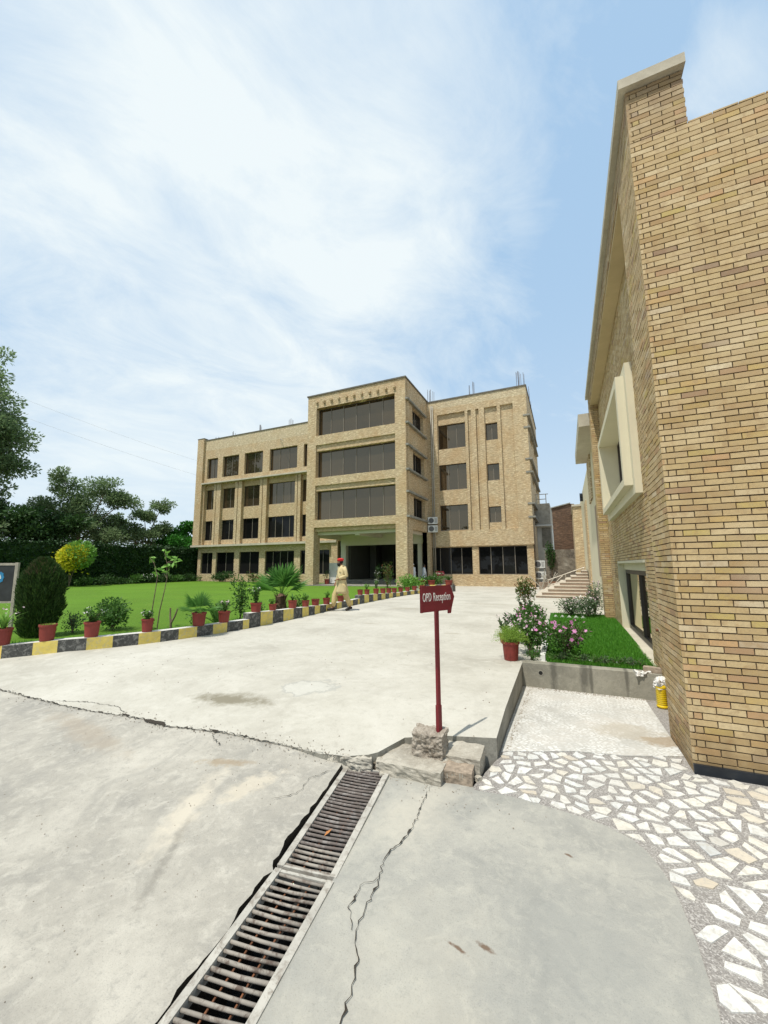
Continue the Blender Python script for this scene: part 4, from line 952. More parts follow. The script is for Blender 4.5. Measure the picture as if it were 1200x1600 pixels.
mb = MB(); mb.lathe([(.028, -.02), (.036, -.02), (.036, .004), (.028, .004), (.028, -.02)], 18); mb.v = [(-.44+v[0], 6.335-v[2], .105+v[1]) for v in mb.v]; pz = mb.build('pipe_end', 'pipe', t)
mb = MB(); mb.lathe([(0, .002), (.028, .002)], 18); mb.v = [(-.44+v[0], 6.333-v[2]*.5, .105+v[1]) for v in mb.v]; mb.build('pipe_hole', 'void', t)

# entrance beyond: second volume, canopy, stairs
E_ = thing('entrance_block', 'cream and brick entrance block with a deep canopy above the stone stairs', 'building', (2, 18, 0))
mb = MB(); mb.box((.98, 12.32, -.3), (4.5, 34.2, 5.6)); mb.build('wall', 'cream', E_)
mb = MB(); mb.box((.93, 12.32, -.3), (.978, 13.3, 5.6)); mb.box((.93, 15.8, 4.0), (.978, 17.5, 5.6)); mb.box((.93, 20.4, -.3), (.978, 22.2, 4.6)); mb.build('pier', 'brick', E_)
mb = MB(); mb.box((.54, 12.45, 5.58), (1.3, 17.2, 5.95)); mb.build('canopy', 'coping', E_)
mb = MB(); mb.box((.97, 14.0, 1.25), (.976, 15.4, 3.6)); mb.build('door', 'riser', E_)
t = thing('stone_stairs', 'broad flight of pale stone steps rising to the right building', 'stairs', (0, 22, 0))
for k in range(9):
    mb = MB(); x0 = -1.5+.27*k; y0 = 20.9+.32*k; z1 = .05+.145*(k+1); zb = -.3
    mb.box((x0+.02, y0+.02, zb), (.92, 26, z1-.035), 1); mb.box((x0, y0, z1-.035), (.93, y0+.33, z1)); mb.box((x0, y0+.33, z1-.035), (x0+.29, 26.0, z1))
    if k == 8: mb.box((x0+.29, y0+.33, z1-.035), (.93, 26.02, z1))
    mb.build('step', ['granite', 'riser'], t)
t = thing('hand_rail', 'slim steel hand rail sloping down the left side of the stone stairs', 'rail', (-.5, 24, 0))
mb = MB(); mb.tube([(-1.05, 24.3, .80), (.85, 24.3, 1.52)], .025, 6); mb.build('top_rail', 'steel', t)
mb = MB(); mb.tube([(-1.05, 24.3, .50), (.85, 24.3, 1.22)], .02, 6); mb.build('lower_rail', 'steel', t)
for k in range(3):
    x = -1.02+.9*k; mb = MB(); mb.tube([(x, 24.3, 0.05), (x, 24.3, .81+.38*(x+1.02))], .025, 6); mb.build('post', 'steel', t)
# buildings beyond the stairs
t = thing('yellow_brick_block', 'narrow yellow brick block behind the stone stairs with a grey roof box', 'building', (1, 27, 0))
mb = MB(); mb.box((.50, 27, -.3), (3.2, 32, 5.20)); mb.build('wall', 'brick', t)
mb = MB(); mb.box((.45, 26.92, 5.20), (1.05, 32, 5.32)); mb.build('coping', 'coping', t)
mb = MB(); mb.box((1.05, 26.8, 4.62), (2.5, 28.2, 5.5)); mb.build('roof_box', 'whitewall', t)
mb = MB(); mb.tube([(1.25, 26.9, .5), (1.22, 26.9, 3.6)], .04, 6); mb.build('down_pipe', 'pipe', t)
t = thing('red_brick_house', 'dark red brick house wall rising above the rough boundary wall', 'building', (0, 31.5, 0))
mb = MB(); mb.prism([(-.78, -.3), (.70, -.3), (.70, 5.95), (.45, 5.98), (-.78, 5.70)], 'y', 31.2, 36); mb.build('wall', 'brick_dark', t)
mb = MB(); mb.prism([(-.84, 5.71), (.45, 5.99), (.45, 6.06), (-.84, 5.78)], 'y', 31.1, 36.1); mb.build('coping', 'cwall', t)
t = thing('boundary_wall', 'low rough cement boundary wall behind the parked junk beside the stairs', 'wall', (0, 30.9, 0))
roughblob('wall', (-.1, 30.9, 1.2), (2.6, .3, 3.0), 0, 'roughwall', t, 4, .03, 4)
t = thing('grey_house', 'grey and white rendered house far behind the gap between the buildings', 'building', (-2.5, 40, 0))
mb = MB(); mb.box((-5, 38.3, -.3), (-1.05, 48, 5.2)); mb.build('wall', 'whitewall', t)
mb = MB(); mb.box((-5, 38.0, 5.2), (-1.12, 48, 7.1)); mb.build('upper_wall', 'ledge', t)
mb = MB(); mb.box((-5, 37.9, 5.08), (-1.0, 48, 5.198)); mb.build('ledge', 'white', t)
mb = MB(); mb.box((-1.9, 38.27, 3.2), (-1.15, 38.298, 4.95)); mb.build('window_recess', 'cwall', t)
mb = MB()
for a, b_ in (((-2.2, 38.4, 7.1), (-2.2, 38.4, 8.0)), ((-1.4, 38.4, 7.1), (-1.4, 38.4, 8.0)), ((-2.4, 38.4, 8.0), (-1.2, 38.4, 8.0)), ((-2.2, 38.4, 7.55), (-1.4, 38.4, 7.55))): mb.tube([a, b_], .035, 5)
mb.build('railing', 'steel', t)
t = thing('roof_louvre', 'small black slatted roof unit jutting out beside the canopy', 'louvre', (1, 24, 5.2))
mb = MB()
for k in range(5): mb.obox((1.15, 24, 5.12+.085*k), (.62, .5, .06), 0, None, 0, .25)
mb.build('slats', 'skirt', t)
mb = MB(); mb.tube([(1.2, 24.1, 5.2), (1.35, 24.1, 4.4)], .03, 5); mb.build('arm', 'steel', t)
# junk beside the stairs
t = thing('scrap_pile', 'jumble of old metal frames and dark boxes left beside the stairs', 'scrap', (-1.8, 31, 0))
for k in range(11):
    a = (U(-2.0, -.9), U(29.2, 30.4), U(0, .2)); b_ = (a[0]+U(-.9, .9), a[1]+U(-.3, .3), a[2]+U(.5, 1.2)); mb = MB(); mb.tube([a, b_], .03, 5); mb.build('metal_tube', random.choice(['steel', 'pipe', 'rust']), t)
for k in range(4):
    mb = MB(); mb.obox((U(-1.9, -.9), U(29.4, 30.4), .25), (U(.4, .8), .5, U(.3, .7)), U(-.4, .4)); mb.build('crate', random.choice(['skirt', 'rust', 'riser']), t)
# ------------------------------------------------------------------ plants
def leafquad(mb, c, d, ln, wd, m=None, fold=.25, rnd=random):
    """one leaf: base c, direction d"""
    d = d.normalized(); a = Vector((rnd.uniform(-1, 1), rnd.uniform(-1, 1), rnd.uniform(-1, 1)))
    s = d.cross(a); s = s.normalized() if s.length > 1e-4 else Vector((1, 0, 0)); n = s.cross(d)
    b_ = c+d*ln*.5-n*ln*fold*.3; i = len(mb.v)
    mb.v += [tuple(c), tuple(b_+s*wd*.5), tuple(c+d*ln-n*ln*fold*.2), tuple(b_-s*wd*.5)]
    mb.f.append((i, i+1, i+2, i+3)); mb.mi.append(mb.m if m is None else m)
def rdir(r): 
    z = r.uniform(-1, 1); a = r.uniform(0, 2*pi); q = sqrt(1-z*z); return Vector((q*cos(a), q*sin(a), z))
def blobleaves(mb, blobs, n, ln, wd, r, shell=.45, upb=.2, m=None):
    """leaves through ellipsoid blobs (centre, rx, ry, rz), most of them near the skin"""
    wts = [b_[1]*b_[2]+b_[1]*b_[3] for b_ in blobs]
    for k in range(n):
        c, rx, ry, rz = r.choices(blobs, wts)[0]; d = rdir(r); rad = 1-shell*r.random()**1.6
        p = Vector((c[0]+d.x*rx*rad, c[1]+d.y*ry*rad, c[2]+d.z*rz*rad)); f = r.uniform(.7, 1.3)
        leafquad(mb, p, d+rdir(r)*.8+Vector((0, 0, upb)), ln*f, wd*f, m, rnd=r)
def stems(mb, n, h, sp, r, rad=.006, base=(0, 0, 0)):
    tips = []
    for k in range(n):
        a = r.uniform(0, 2*pi); s = sp*r.uniform(.2, 1); t = h*r.uniform(.7, 1)
        p = [Vector(base)+Vector((cos(a)*s*q**1.4+r.uniform(-.01, .01), sin(a)*s*q**1.4+r.uniform(-.01, .01), t*q)) for q in (0, .35, .7, 1)]
        mb.tube(p, [rad, rad*.8, rad*.6, rad*.35], 5); tips.append(p)
    return tips
def stemleaves(mb, paths, per, ln, wd, r, start=.2, m=None):
    for p in paths:
        for k in range(per):
            t = start+(1-start)*r.random(); i = min(2, int(t*3)); q = p[i].lerp(p[i+1], t*3-i)
            leafquad(mb, q, rdir(r)+Vector((0, 0, .35)), ln*r.uniform(.6, 1.2), wd*r.uniform(.6, 1.2), m, rnd=r)
POTN = [0]
def pot(parent, r_, h, z=0):
    mb = MB(); mb.lathe([(0, 0), (r_*.80, 0), (r_*.86, h*.3), (r_*.94, h*.8), (r_*.95, h*.86), (r_*1.04, h*.87), (r_*1.05, h), (r_*.93, h), (r_*.90, h*.88), (0, h*.88)], 22)
    o = mb.build('pot', 'pot', parent, smooth=False, world=False)
    mb = MB(); mb.lathe([(0, h*.95), (r_*.5, h*.94), (r_*.92, h*.90)], 14); mb.build('soil', 'soil', parent, world=False)
def potted(label, loc, r_, h, kind, ph, pw, seed, mt='leaf', fl=None, group='red pots along the striped kerb', n=160, cat='potted plant', name='potted_plant'):
    t = thing(name, label, cat, loc, group, R()*6); r = random.Random(seed); pot(t, r_, h)
    if kind == 'bushy':
        sb = MB(); ps = stems(sb, 7, ph, pw/2, r, .005, (0, 0, h*.9)); sb.build('stem', 'bark', t, world=False)
        mb = MB(); stemleaves(mb, ps, int(n*1.6)//7, .068, .034, r, .12); mb.build('foliage', mt, t, world=False)
        if fl:
            mb = MB()
            for p in ps:
                for k in range(3): flower(mb, p[3]+rdir(r)*.03, .016, r)
            mb.build('blossoms', fl, t, world=False)
    elif kind == 'low':
        mb = MB()
        for k in range(n):
            a = r.uniform(0, 2*pi); q = r_*.9*sqrt(r.random()); leafquad(mb, Vector((cos(a)*q, sin(a)*q, h*.92)), rdir(r)*.7+Vector((0, 0, 1)), ph*r.uniform(.5, 1.2), .02, rnd=r)
        mb.build('foliage', mt, t, world=False)
    elif kind == 'strap':
        mb = MB()
        for k in range(n):
            a = r.uniform(0, 2*pi); l = ph*r.uniform(.6, 1.1); w = .02; s = pw/2*r.uniform(.3, 1.1)
            prev = None; q = Vector((-sin(a), cos(a), 0))
            for j in range(5):
                u = j/4; c = Vector((cos(a)*s*u**1.5, sin(a)*s*u**1.5, h*.9+l*(u-.28*u*u*u))); ww = w*(1-.85*u*u)
                if prev: mb.face([prev[0]+q*prev[1], prev[0]-q*prev[1], c-q*ww, c+q*ww])
                prev = (c, ww)
        mb.build('foliage', mt, t, world=False)
        if fl:
            mb = MB()
            for k in range(14): flower(mb, Vector((r.gauss(0, pw*.25), r.gauss(0, pw*.25), h+ph*r.uniform(.5, 1.0))), .022, r)
            mb.build('blossoms', fl, t, world=False)
    elif kind == 'fan': fanpalm_parts(t, h*.9, ph, pw, r, 9, .16)
    elif kind == 'fern':
        mb = MB()
        for k in range(n):
            a = r.uniform(0, 2*pi); l = ph*r.uniform(.5, 1.15); s = pw/2*r.uniform(.1, 1.2); p0 = Vector((0, 0, h*.9)); p1 = Vector((cos(a)*s, sin(a)*s, h*.9+l*sqrt(max(0.02, 1-.72*(s/(pw/2))**2))))
            mid = (p0+p1)/2+Vector((0, 0, l*.25))
            for j in range(12):
                u = (j+2)/13; q = p0.lerp(mid, u).lerp(mid.lerp(p1, u), u); leafquad(mb, q, rdir(r), .028, .006, rnd=r)
        mb.build('foliage', mt, t, world=False)
    elif kind == 'ball':
        sb = MB(); ps = stems(sb, 6, ph*.8, pw*.3, r, .010, (0, 0, h*.9)); sb.build('stem', 'bark', t, world=False)
        mb = MB(); blobleaves(mb, [((r.uniform(-.12, .12)*pw, r.uniform(-.12, .12)*pw, h+ph*r.uniform(.35, .72)), pw*.36, pw*.36, ph*.30) for k in range(5)], n, .075, .035, r, .8); mb.build('foliage', mt, t, world=False)
    return t
def flower(mb, c, s, r, m=None):
    n = (rdir(r)+Vector((.2, -.7, .9))).normalized(); a = n.cross(Vector((0, 0, 1)) if abs(n.z) < .9 else Vector((1, 0, 0))).normalized(); b_ = n.cross(a)
    o = r.uniform(0, 1)
    i = len(mb.v); mb.v.append(tuple(c))
    for k in range(10):
        q = s*(1.0 if k % 2 == 0 else .62); an = o+2*pi*k/10; mb.v.append(tuple(c+(a*cos(an)+b_*sin(an))*q+n*s*.15*(k % 2 == 0)))
    for k in range(10): mb.f.append((i, i+1+k, i+1+(k+1) % 10)); mb.mi.append(mb.m if m is None else m)
def fanpalm_parts(t, z0, h, w, r, n, leaf, mt='leaf_palm'):
    st = MB(); fo = MB()
    for k in range(n):
        a = 2*pi*k/n*1.618+r.uniform(-.3, .3); el = r.uniform(.3, 1.25) if k < n*.7 else r.uniform(1.2, 1.5)
        l = h*r.uniform(.5, .8)
        d = Vector((cos(a)*cos(el), sin(a)*cos(el), sin(el))); p0 = Vector((0, 0, z0)); p1 = p0+d*l*.6; st.tube([p0, (p0+p1)/2+Vector((0, 0, .02)), p1], [.012*h+.002, .008*h+.002, .006*h+.001], 5)
        side = d.cross(Vector((0, 0, 1))).normalized(); R_ = w*.5*r.uniform(.7, 1.0); nrm = side.cross(d)
        m_ = 18
        for j in range(m_):
            f0 = -1.45+2.9*j/m_; f1 = f0+2.9/m_*.92; fm = (f0+f1)/2
            A = lambda f, q: p1+(d*cos(f)+side*sin(f))*q-nrm*.0+Vector((0, 0, -.16*R_*(q/R_)**2*abs(sin(f))))
            rr = R_*(1-.12*abs(fm)); tip = A(fm, rr)-Vector((0, 0, R_*.10*r.random())); fold = nrm*.012*h
            fo.face([tuple(p1), tuple(A(f0, rr*.55)+fold), tuple(tip), tuple(A(fm, rr*.50)-fold)]); fo.face([tuple(p1), tuple(A(fm, rr*.50)-fold), tuple(tip), tuple(A(f1, rr*.55)+fold)])
    st.build('leaf_stalk', 'leaf_light', t, world=False); fo.build('fronds', mt, t, world=False)
def bush(name, label, cat, loc, w, h, n, mt, seed, ln=.05, wd=.028, fl=None, nf=0, group=None, fs=.018, nst=8, asp=1.0, base=.12, shell=.8):
    t = thing(name, label, cat, loc, group); r = random.Random(seed)
    sb = MB(); ps = stems(sb, nst, h*.85, w*.42, r, .006+h*.004); sb.build('stem', 'bark', t, world=False)
    bl = []
    for k in range(7):
        a = r.uniform(0, 2*pi); q = r.uniform(0, .27)*w; zc = h*r.uniform(base+.16, .78)
        bl.append(((cos(a)*q*asp, sin(a)*q, zc), w*r.uniform(.22, .32)*asp, w*r.uniform(.22, .32), h*r.uniform(.22, .3)))
    mb = MB(); blobleaves(mb, bl, int(n*.75), ln, wd, r, shell); stemleaves(mb, ps, int(n*.25/nst), ln, wd, r, .25)
    mb.build('foliage', mt, t, world=False)
    if fl:
        mb = MB()
        for k in range(nf):
            c, rx, ry, rz = r.choice(bl); d = rdir(r); d.z = abs(d.z)*.9; flower(mb, Vector((c[0]+d.x*rx*1.08, c[1]+d.y*ry*1.08, c[2]+d.z*rz*1.1)), fs*r.uniform(.7, 1.15), r)
        mb.build('blossoms', fl, t, world=False)
    return t
def tree(name, label, loc, h, blobs, n, mt, seed, ln=.28, wd=.16, trunk=.3, lean=(0, 0), group='trees beyond the ivy wall'):
    """blobs are crown lumps relative to loc; limbs run from the trunk to each"""
    t = thing(name, label, 'tree', loc, group); r = random.Random(seed)
    tm = MB(); th = h*.45; top = Vector((lean[0]*.5, lean[1]*.5, th))
    tm.tube([(0, 0, -.4), (lean[0]*.1, lean[1]*.1, th*.35), (lean[0]*.3, lean[1]*.3, th*.7), top], [trunk*1.25, trunk, trunk*.8, trunk*.6], 9)
    sub = []
    for b_ in blobs:
        c = Vector(b_[0]); mid = top.lerp(c, .5)+Vector((r.uniform(-.4, .4), r.uniform(-.4, .4), -.3))
        tm.tube([top-Vector((0, 0, r.uniform(0, th*.35))), mid, c], [trunk*.45, trunk*.28, trunk*.12], 6)
        for k in range(15):
            d = rdir(r); q = r.uniform(.35, 1.0); e = Vector((c.x+d.x*b_[1]*q, c.y+d.y*b_[1]*q, c.z+d.z*b_[2]*q)); f = b_[1]*r.uniform(.28, .50)
            tm.tube([c, c.lerp(e, .55)+rdir(r)*.15, e], [trunk*.12, trunk*.07, .015], 4); sub.append((e, f, f, f*r.uniform(.5, .8)))
    tm.build('trunk', 'bark', t, world=False)
    mb = MB(); blobleaves(mb, sub, int(n*2.0), ln, wd, r, .9, .1); mb.build('crown', mt, t, world=False)
    return t
def kx(y):
    for i in range(1, len(kerb)):
        if kerb[i][1] >= y: 
            q = (y-kerb[i-1][1])/(kerb[i][1]-kerb[i-1][1]); return kerb[i-1][0]+(kerb[i][0]-kerb[i-1][0])*q
    return kerb[-1][0]
def kp(y, back=.10): return (kx(y)-back, y+.04, zdrive(0, max(3, y))+kh(y)+.002)
# pots standing on the kerb, from the near left end to the far end
potted('red pot at the left edge holding strap leaves with pink blossoms', kp(3.60), .13, .27, 'strap', .42, .75, 1, 'leaf_light', 'petal_pale', n=26)
potted('red pot of bare soil and weeds in front of the dark cypress bush', kp(4.01), .125, .27, 'low', .04, .2, 2, 'leaf_fern', n=60)
potted('red pot with a small white-budded shrub in front of the leafy hedge clump', kp(4.48), .125, .26, 'bushy', .26, .42, 3, 'leaf', 'petal_white', n=170)
potted('red pot with a short white-budded plant at the foot of the sapling', kp(5.24), .105, .24, 'bushy', .16, .26, 4, 'leaf', 'petal_white', n=110)
potted('red pot holding a small pale green fan palm', kp(6.20), .14, .27, 'fan', .42, .80, 5)
potted('red pot with loose small-flowered sprigs just before the kerb steps up', kp(6.79), .125, .24, 'bushy', .26, .34, 6, 'leaf', 'petal_pale', n=110)
potted('red pot with an upright leafy shrub on the first raised kerb block', kp(7.72), .13, .22, 'bushy', .42, .40, 7, 'leaf', 'petal_white', n=260)
potted('low red pot with seedlings left of the big fan palm trunk', kp(8.35), .10, .16, 'bushy', .14, .2, 8, 'leaf_light', n=60)
potted('red pot with dry stalks in front of the big fan palm', kp(9.22), .125, .21, 'strap', .30, .30, 9, 'leaf', n=14)
potted('red pot with a leafy plant right of the big fan palm', kp(9.9), .11, .18, 'bushy', .2, .28, 10, 'leaf_light', n=120)
potted('wide red pot with hardly anything growing in it behind the walking man', kp(10.5), .125, .19, 'low', .03, .2, 11, 'leaf', n=30)
potted('red pot partly hidden behind the walking man', kp(11.25), .12, .20, 'bushy', .22, .26, 12, 'leaf_light', n=110)
potted('red pot standing just right of the walking man', kp(12.35), .13, .20, 'low', .05, .2, 13, 'leaf', n=40)
fl_ = [(14.25, .115, .20, 'low', .04, None, 'first of the small far red pots, on the tall yellow kerb block'), (15.0, .115, .2, 'bushy', .26, None, 'second small far red pot, with bright leaves'),
       (16.1, .13, .22, 'bushy', .42, 'petal_white', 'far red pot whose plant is covered in white flowers'), (17.0, .13, .22, 'low', .07, None, 'far red pot right of the white-flowered one'),
       (17.8, .13, .22, 'low', .07, None, 'far red pot in front of the tall thin shrub'), (18.6, .13, .22, 'low', .06, None, 'far red pot left of the tower pillar base'),
       (19.5, .13, .22, 'low', .1, None, 'far red pot below the tower pillar'), (20.5, .13, .22, 'low', .1, None, 'far red pot right below the tower pillar'), (21.5, .14, .24, 'low', .1, None, 'far red pot beside the green clump near the kerb end'), (22.6, .14, .24, 'bushy', .2, None, 'leafy far red pot beside the green clump at the kerb end')]
for i, (y, r_, h, k_, ph, f_, lb) in enumerate(fl_):
    potted(lb, kp(y), r_, h, k_, ph, .3, 20+i, 'leaf_light' if i % 2 else 'leaf', f_, n=90)
# end-of-kerb planters with big leafy mass
t = thing('brick_planter', 'low yellow and black end block of the kerb carrying the last red pots', 'planter', (-7.4, 25.2, 0), None)
mb = MB()
for k in range(6):
    mb.box((-8.9+.38*k, 25.0, -.2), (-8.9+.38*(k+1), 25.6, .42), k % 2)
mb.build('wall', ['yellow', 'black'], t)
for i, (x, lb) in enumerate(((-8.7, 'large red pot at the left end of the far kerb block'), (-8.1, 'large red pot in the middle of the far kerb block behind the near sign'), (-6.95, 'red pot at the right end of the far kerb block'))):
    potted(lb, (x, 25.25, .422), .24, .30, 'bushy', .32, .8, 50+i, 'leaf', 'petal_white' if i == 2 else None, group='red pots on the far kerb block', n=300)
bush('leafy_bush', 'bright green leafy clump behind the last red pots below the two people in white', 'bush', (-9.2, 24.8, .05), 2.3, 1.0, 1500, 'leaf_light', 61, .13, .08)
bush('leafy_bush', 'pale green taller clump left of the tiny far arrow sign', 'bush', (-8.3, 26.2, -.05), 1.9, 1.25, 1300, 'leaf', 62, .12, .07, 'petal_white', 16, fs=.04)
bush('leafy_bush', 'dark round low bush beside the base of the right tower pillar', 'bush', (-9.9, 25.6, .0), 1.0, .55, 500, 'leaf_dark', 63, .09, .05)
bush('tall_shrub', 'tall thin dark shrub with reddish leaves in front of the tower pillar', 'shrub', (-9.5, 21.4, .12), .85, 1.85, 620, 'leaf_redtip', 64, .09, .045, nst=6, asp=.8)
bush('flowering_shrub', 'thin white-flowered shrub in the shade of the porch opening', 'shrub', (-12.9, 27.2, .1), .6, 1.7, 220, 'leaf_dark', 65, .09, .05, 'petal_white', 12, fs=.04, nst=4)
# things behind the kerb
def cypress(label, loc, h, w, n, seed):
    t = thing('cypress_bush', label, 'bush', loc); r = random.Random(seed)
    mb = MB(); mb.tube([(0, 0, -.05), (0, 0, h*.6)], [.06, .03], 7); mb.build('trunk', 'bark', t, world=False)
    def prof(u): return (w/2)*(.70+.34*sin(pi*.5*min(1, u/.6))) * (1 if u < .58 else max(0.0, 1-((u-.58)/.43)**3.0))
    mb = MB()
    mb.lathe([(max(.01, prof(u)*.68), h*u) for u in [0, .1, .2, .35, .5, .6, .7, .8, .88, .94]], 14, m=0); mb.build('core', 'leaf_dark', t, world=False)
    for nm, mt_, cnt in (('foliage', 'leaf_cypress', n), ('dry_foliage', 'leaf_cypress_dry', n//34)):
        mb = MB()
        for k in range(cnt):
            u = r.random()**.85; a = r.uniform(0, 2*pi); 
            if nm == 'dry_foliage': u = r.uniform(.80, 1.0); a = r.gauss(-1.3, .7)
            lump = 1+.26*noise.noise(Vector((cos(a)*2.6, sin(a)*2.6, u*7+seed)))+.12*noise.noise(Vector((cos(a)*7, sin(a)*7, u*16+seed))); q = (prof(u)+.02)*lump*r.uniform(.72, 1.04)
            p = Vector((cos(a)*q, sin(a)*q, h*u*1.0)); leafquad(mb, p, Vector((cos(a)*.55, sin(a)*.55, 1.1))+rdir(r)*.4, .085*r.uniform(.6, 1.3), .016, rnd=r)
        mb.build(nm, mt_, t, world=False)
cypress('dense dark egg-shaped cypress bush behind the second red pot', (-9.66, 4.60, .28), 1.50, .62, 17000, 71)
t = bush('golden_shrub', 'clipped golden yellow ball shrub at the far left edge of the lawn', 'shrub', (-38.6, 20.3, .05), 3.0, 3.9, 100, 'leaf_gold', 72, .2, .1, nst=5)
r = random.Random(73); mb = MB(); blobleaves(mb, [((r.uniform(-.4, .4), r.uniform(-.4, .4), 2.55+r.uniform(-.35, .35)), .85, .85, .85) for k in range(6)], 4200, .22, .10, r, .35); mb.build('crown', 'leaf_gold', t, world=False)
mb = MB(); blobleaves(mb, [((.2, .5, 2.75), 1.15, 1.05, 1.1)], 1100, .26, .14, r, .3); mb.build('back_foliage', 'leaf_light', t, world=False)
bush('hedge_clump', 'waist-low leafy hedge clump between the third and fourth red pots', 'hedge', (-9.05, 5.68, .29), .95, .66, 2600, 'leaf', 74, .055, .03, asp=1.3, nst=14)
bush('hedge_clump', 'smaller bluish leafy clump right beside the dark cypress bush', 'hedge', (-9.45, 5.12, .29), .42, .46, 650, 'leaf_grey', 75, .045, .02, nst=12)
bush('leafy_bush', 'small sprawling sprigs between the forked stump and the potted fan palm', 'bush', (-7.45, 6.45, .29), .42, .38, 110, 'leaf', 76, .06, .03, nst=7)
bush('leafy_bush', 'low weeds right of the sapling stems', 'bush', (-7.95, 5.7, .29), .4, .3, 160, 'leaf', 77, .05, .025)
# sapling with two stems
t = thing('sapling', 'thin two-stemmed sapling with large pale leaves only at its top', 'sapling', (-8.32, 6.1, .28)); r = random.Random(78)
st = MB(); P1 = [Vector(p) for p in ((-.05, 0, 0), (-.07, .0, .45), (-.01, 0, .85), (0, .02, 1.15), (-.12, 0, 1.45))]; P2 = [Vector(p) for p in ((.12, 0, 0), (.17, 0, .4), (.27, 0, .8), (.31, .02, 1.1), (.30, 0, 1.45))]
for p in (P1, P2): st.tube(p, [.014, .012, .010, .008, .004], 6)
br = [(P1[3], Vector((-.22, .1, .10))), (P1[4], Vector((-.15, 0, .12))), (P2[3], Vector((.20, -.1, .25))), (P2[4], Vector((.16, .1, .10))), (P2[3], Vector((-.2, 0, .22))), (P2[4], Vector((-.10, 0, .22))), (P2[4], Vector((.28, 0, .02)))]
mb = MB()
for p, d in br:
    st.tube([p, p+d*.6, p+d], [.005, .004, .002], 5)
    for k in range(7): leafquad(mb, p+d*r.uniform(.6, 1.15), rdir(r)+Vector((0, 0, -.1)), .15*r.uniform(.7, 1.2), .065, rnd=r)
st.build('stem', 'bark', t, world=False); mb.build('foliage', 'leaf_light', t, world=False)
t = thing('forked_stump', 'bare black forked stump shaped like a Y standing in the grass', 'stump', (-7.9, 6.2, .28)); mb = MB()
mb.tube([(0, 0, -.02), (0, 0, .16)], [.028, .024], 7); mb.tube([(0, 0, .14), (-.05, .01, .30), (-.055, .01, .47)], [.022, .018, .016], 7); mb.tube([(0, 0, .14), (.10, .01, .30), (.16, .02, .46)], [.022, .018, .015], 7)
mb.build('stump', 'bark', t, world=False)
# dark feathery palm, leafy column, big fan palm
t = thing('feather_palm', 'dark feathery young palm behind the potted fan palm', 'palm', (-7.65, 7.25, .28)); r = random.Random(80); mb = MB(); st = MB()
for k in range(15):
    a = r.uniform(0, 2*pi); el = r.uniform(.6, 1.4); l = r.uniform(.5, .78); pr = []
    for j in range(7):
        u = j/6; pr.append(Vector((cos(a)*cos(el)*l*u*(1+.3*u), sin(a)*cos(el)*l*u*(1+.3*u), sin(el)*l*u*(1-.30*u*u))))
    st.tube(pr, [.006, .005, .005, .004, .003, .003, .002], 4)
    for j in range(1, 7):
        for q in range(5):
            c = pr[j-1].lerp(pr[j], q/5); d = (pr[j]-pr[j-1]).normalized(); s = d.cross(Vector((0, 0, 1))).normalized()
            for sg in (-1, 1): leafquad(mb, c, s*sg+d*.9+Vector((0, 0, .15)), .16*(1.1-.5*j/6), .014, rnd=r)
st.build('leaf_stalk', 'leaf_palm', t, world=False); mb.build('fronds', 'leaf', t, world=False)
bush('tall_shrub', 'tall loose column of small green leaves left of the raised kerb block', 'shrub', (-7.42, 7.75, .28), .50, 1.16, 900, 'leaf', 81, .06, .035, nst=7)
bush('leafy_bush', 'low leafy sprigs below the big fan palm on its left', 'bush', (-7.3, 8.2, .28), .5, .45, 260, 'leaf', 82, .06, .035)
bush('leafy_bush', 'low leafy sprigs right of the big fan palm trunk', 'bush', (-7.3, 9.9, .28), .7, .55, 300, 'leaf', 83, .07, .035)
t = thing('fan_palm', 'large fan palm with a shaggy brown trunk behind the raised kerb', 'palm', (-8.0, 10.0, .28)); r = random.Random(84)
mb = MB(); mb.lathe([(.20, -.05), (.19, .1), (.15, .3), (.17, .45), (.05, .55)], 14)
for k in range(90):
    a = r.uniform(0, 2*pi); z = r.uniform(.02, .48); mb.face([(cos(a-.1)*.17, sin(a-.1)*.17, z), (cos(a+.1)*.17, sin(a+.1)*.17, z), (cos(a)*.24, sin(a)*.24, z+.12)])
mb.build('trunk', 'palmbark', t, world=False); fanpalm_parts(t, .42, 1.02, 1.75, r, 12, .5)
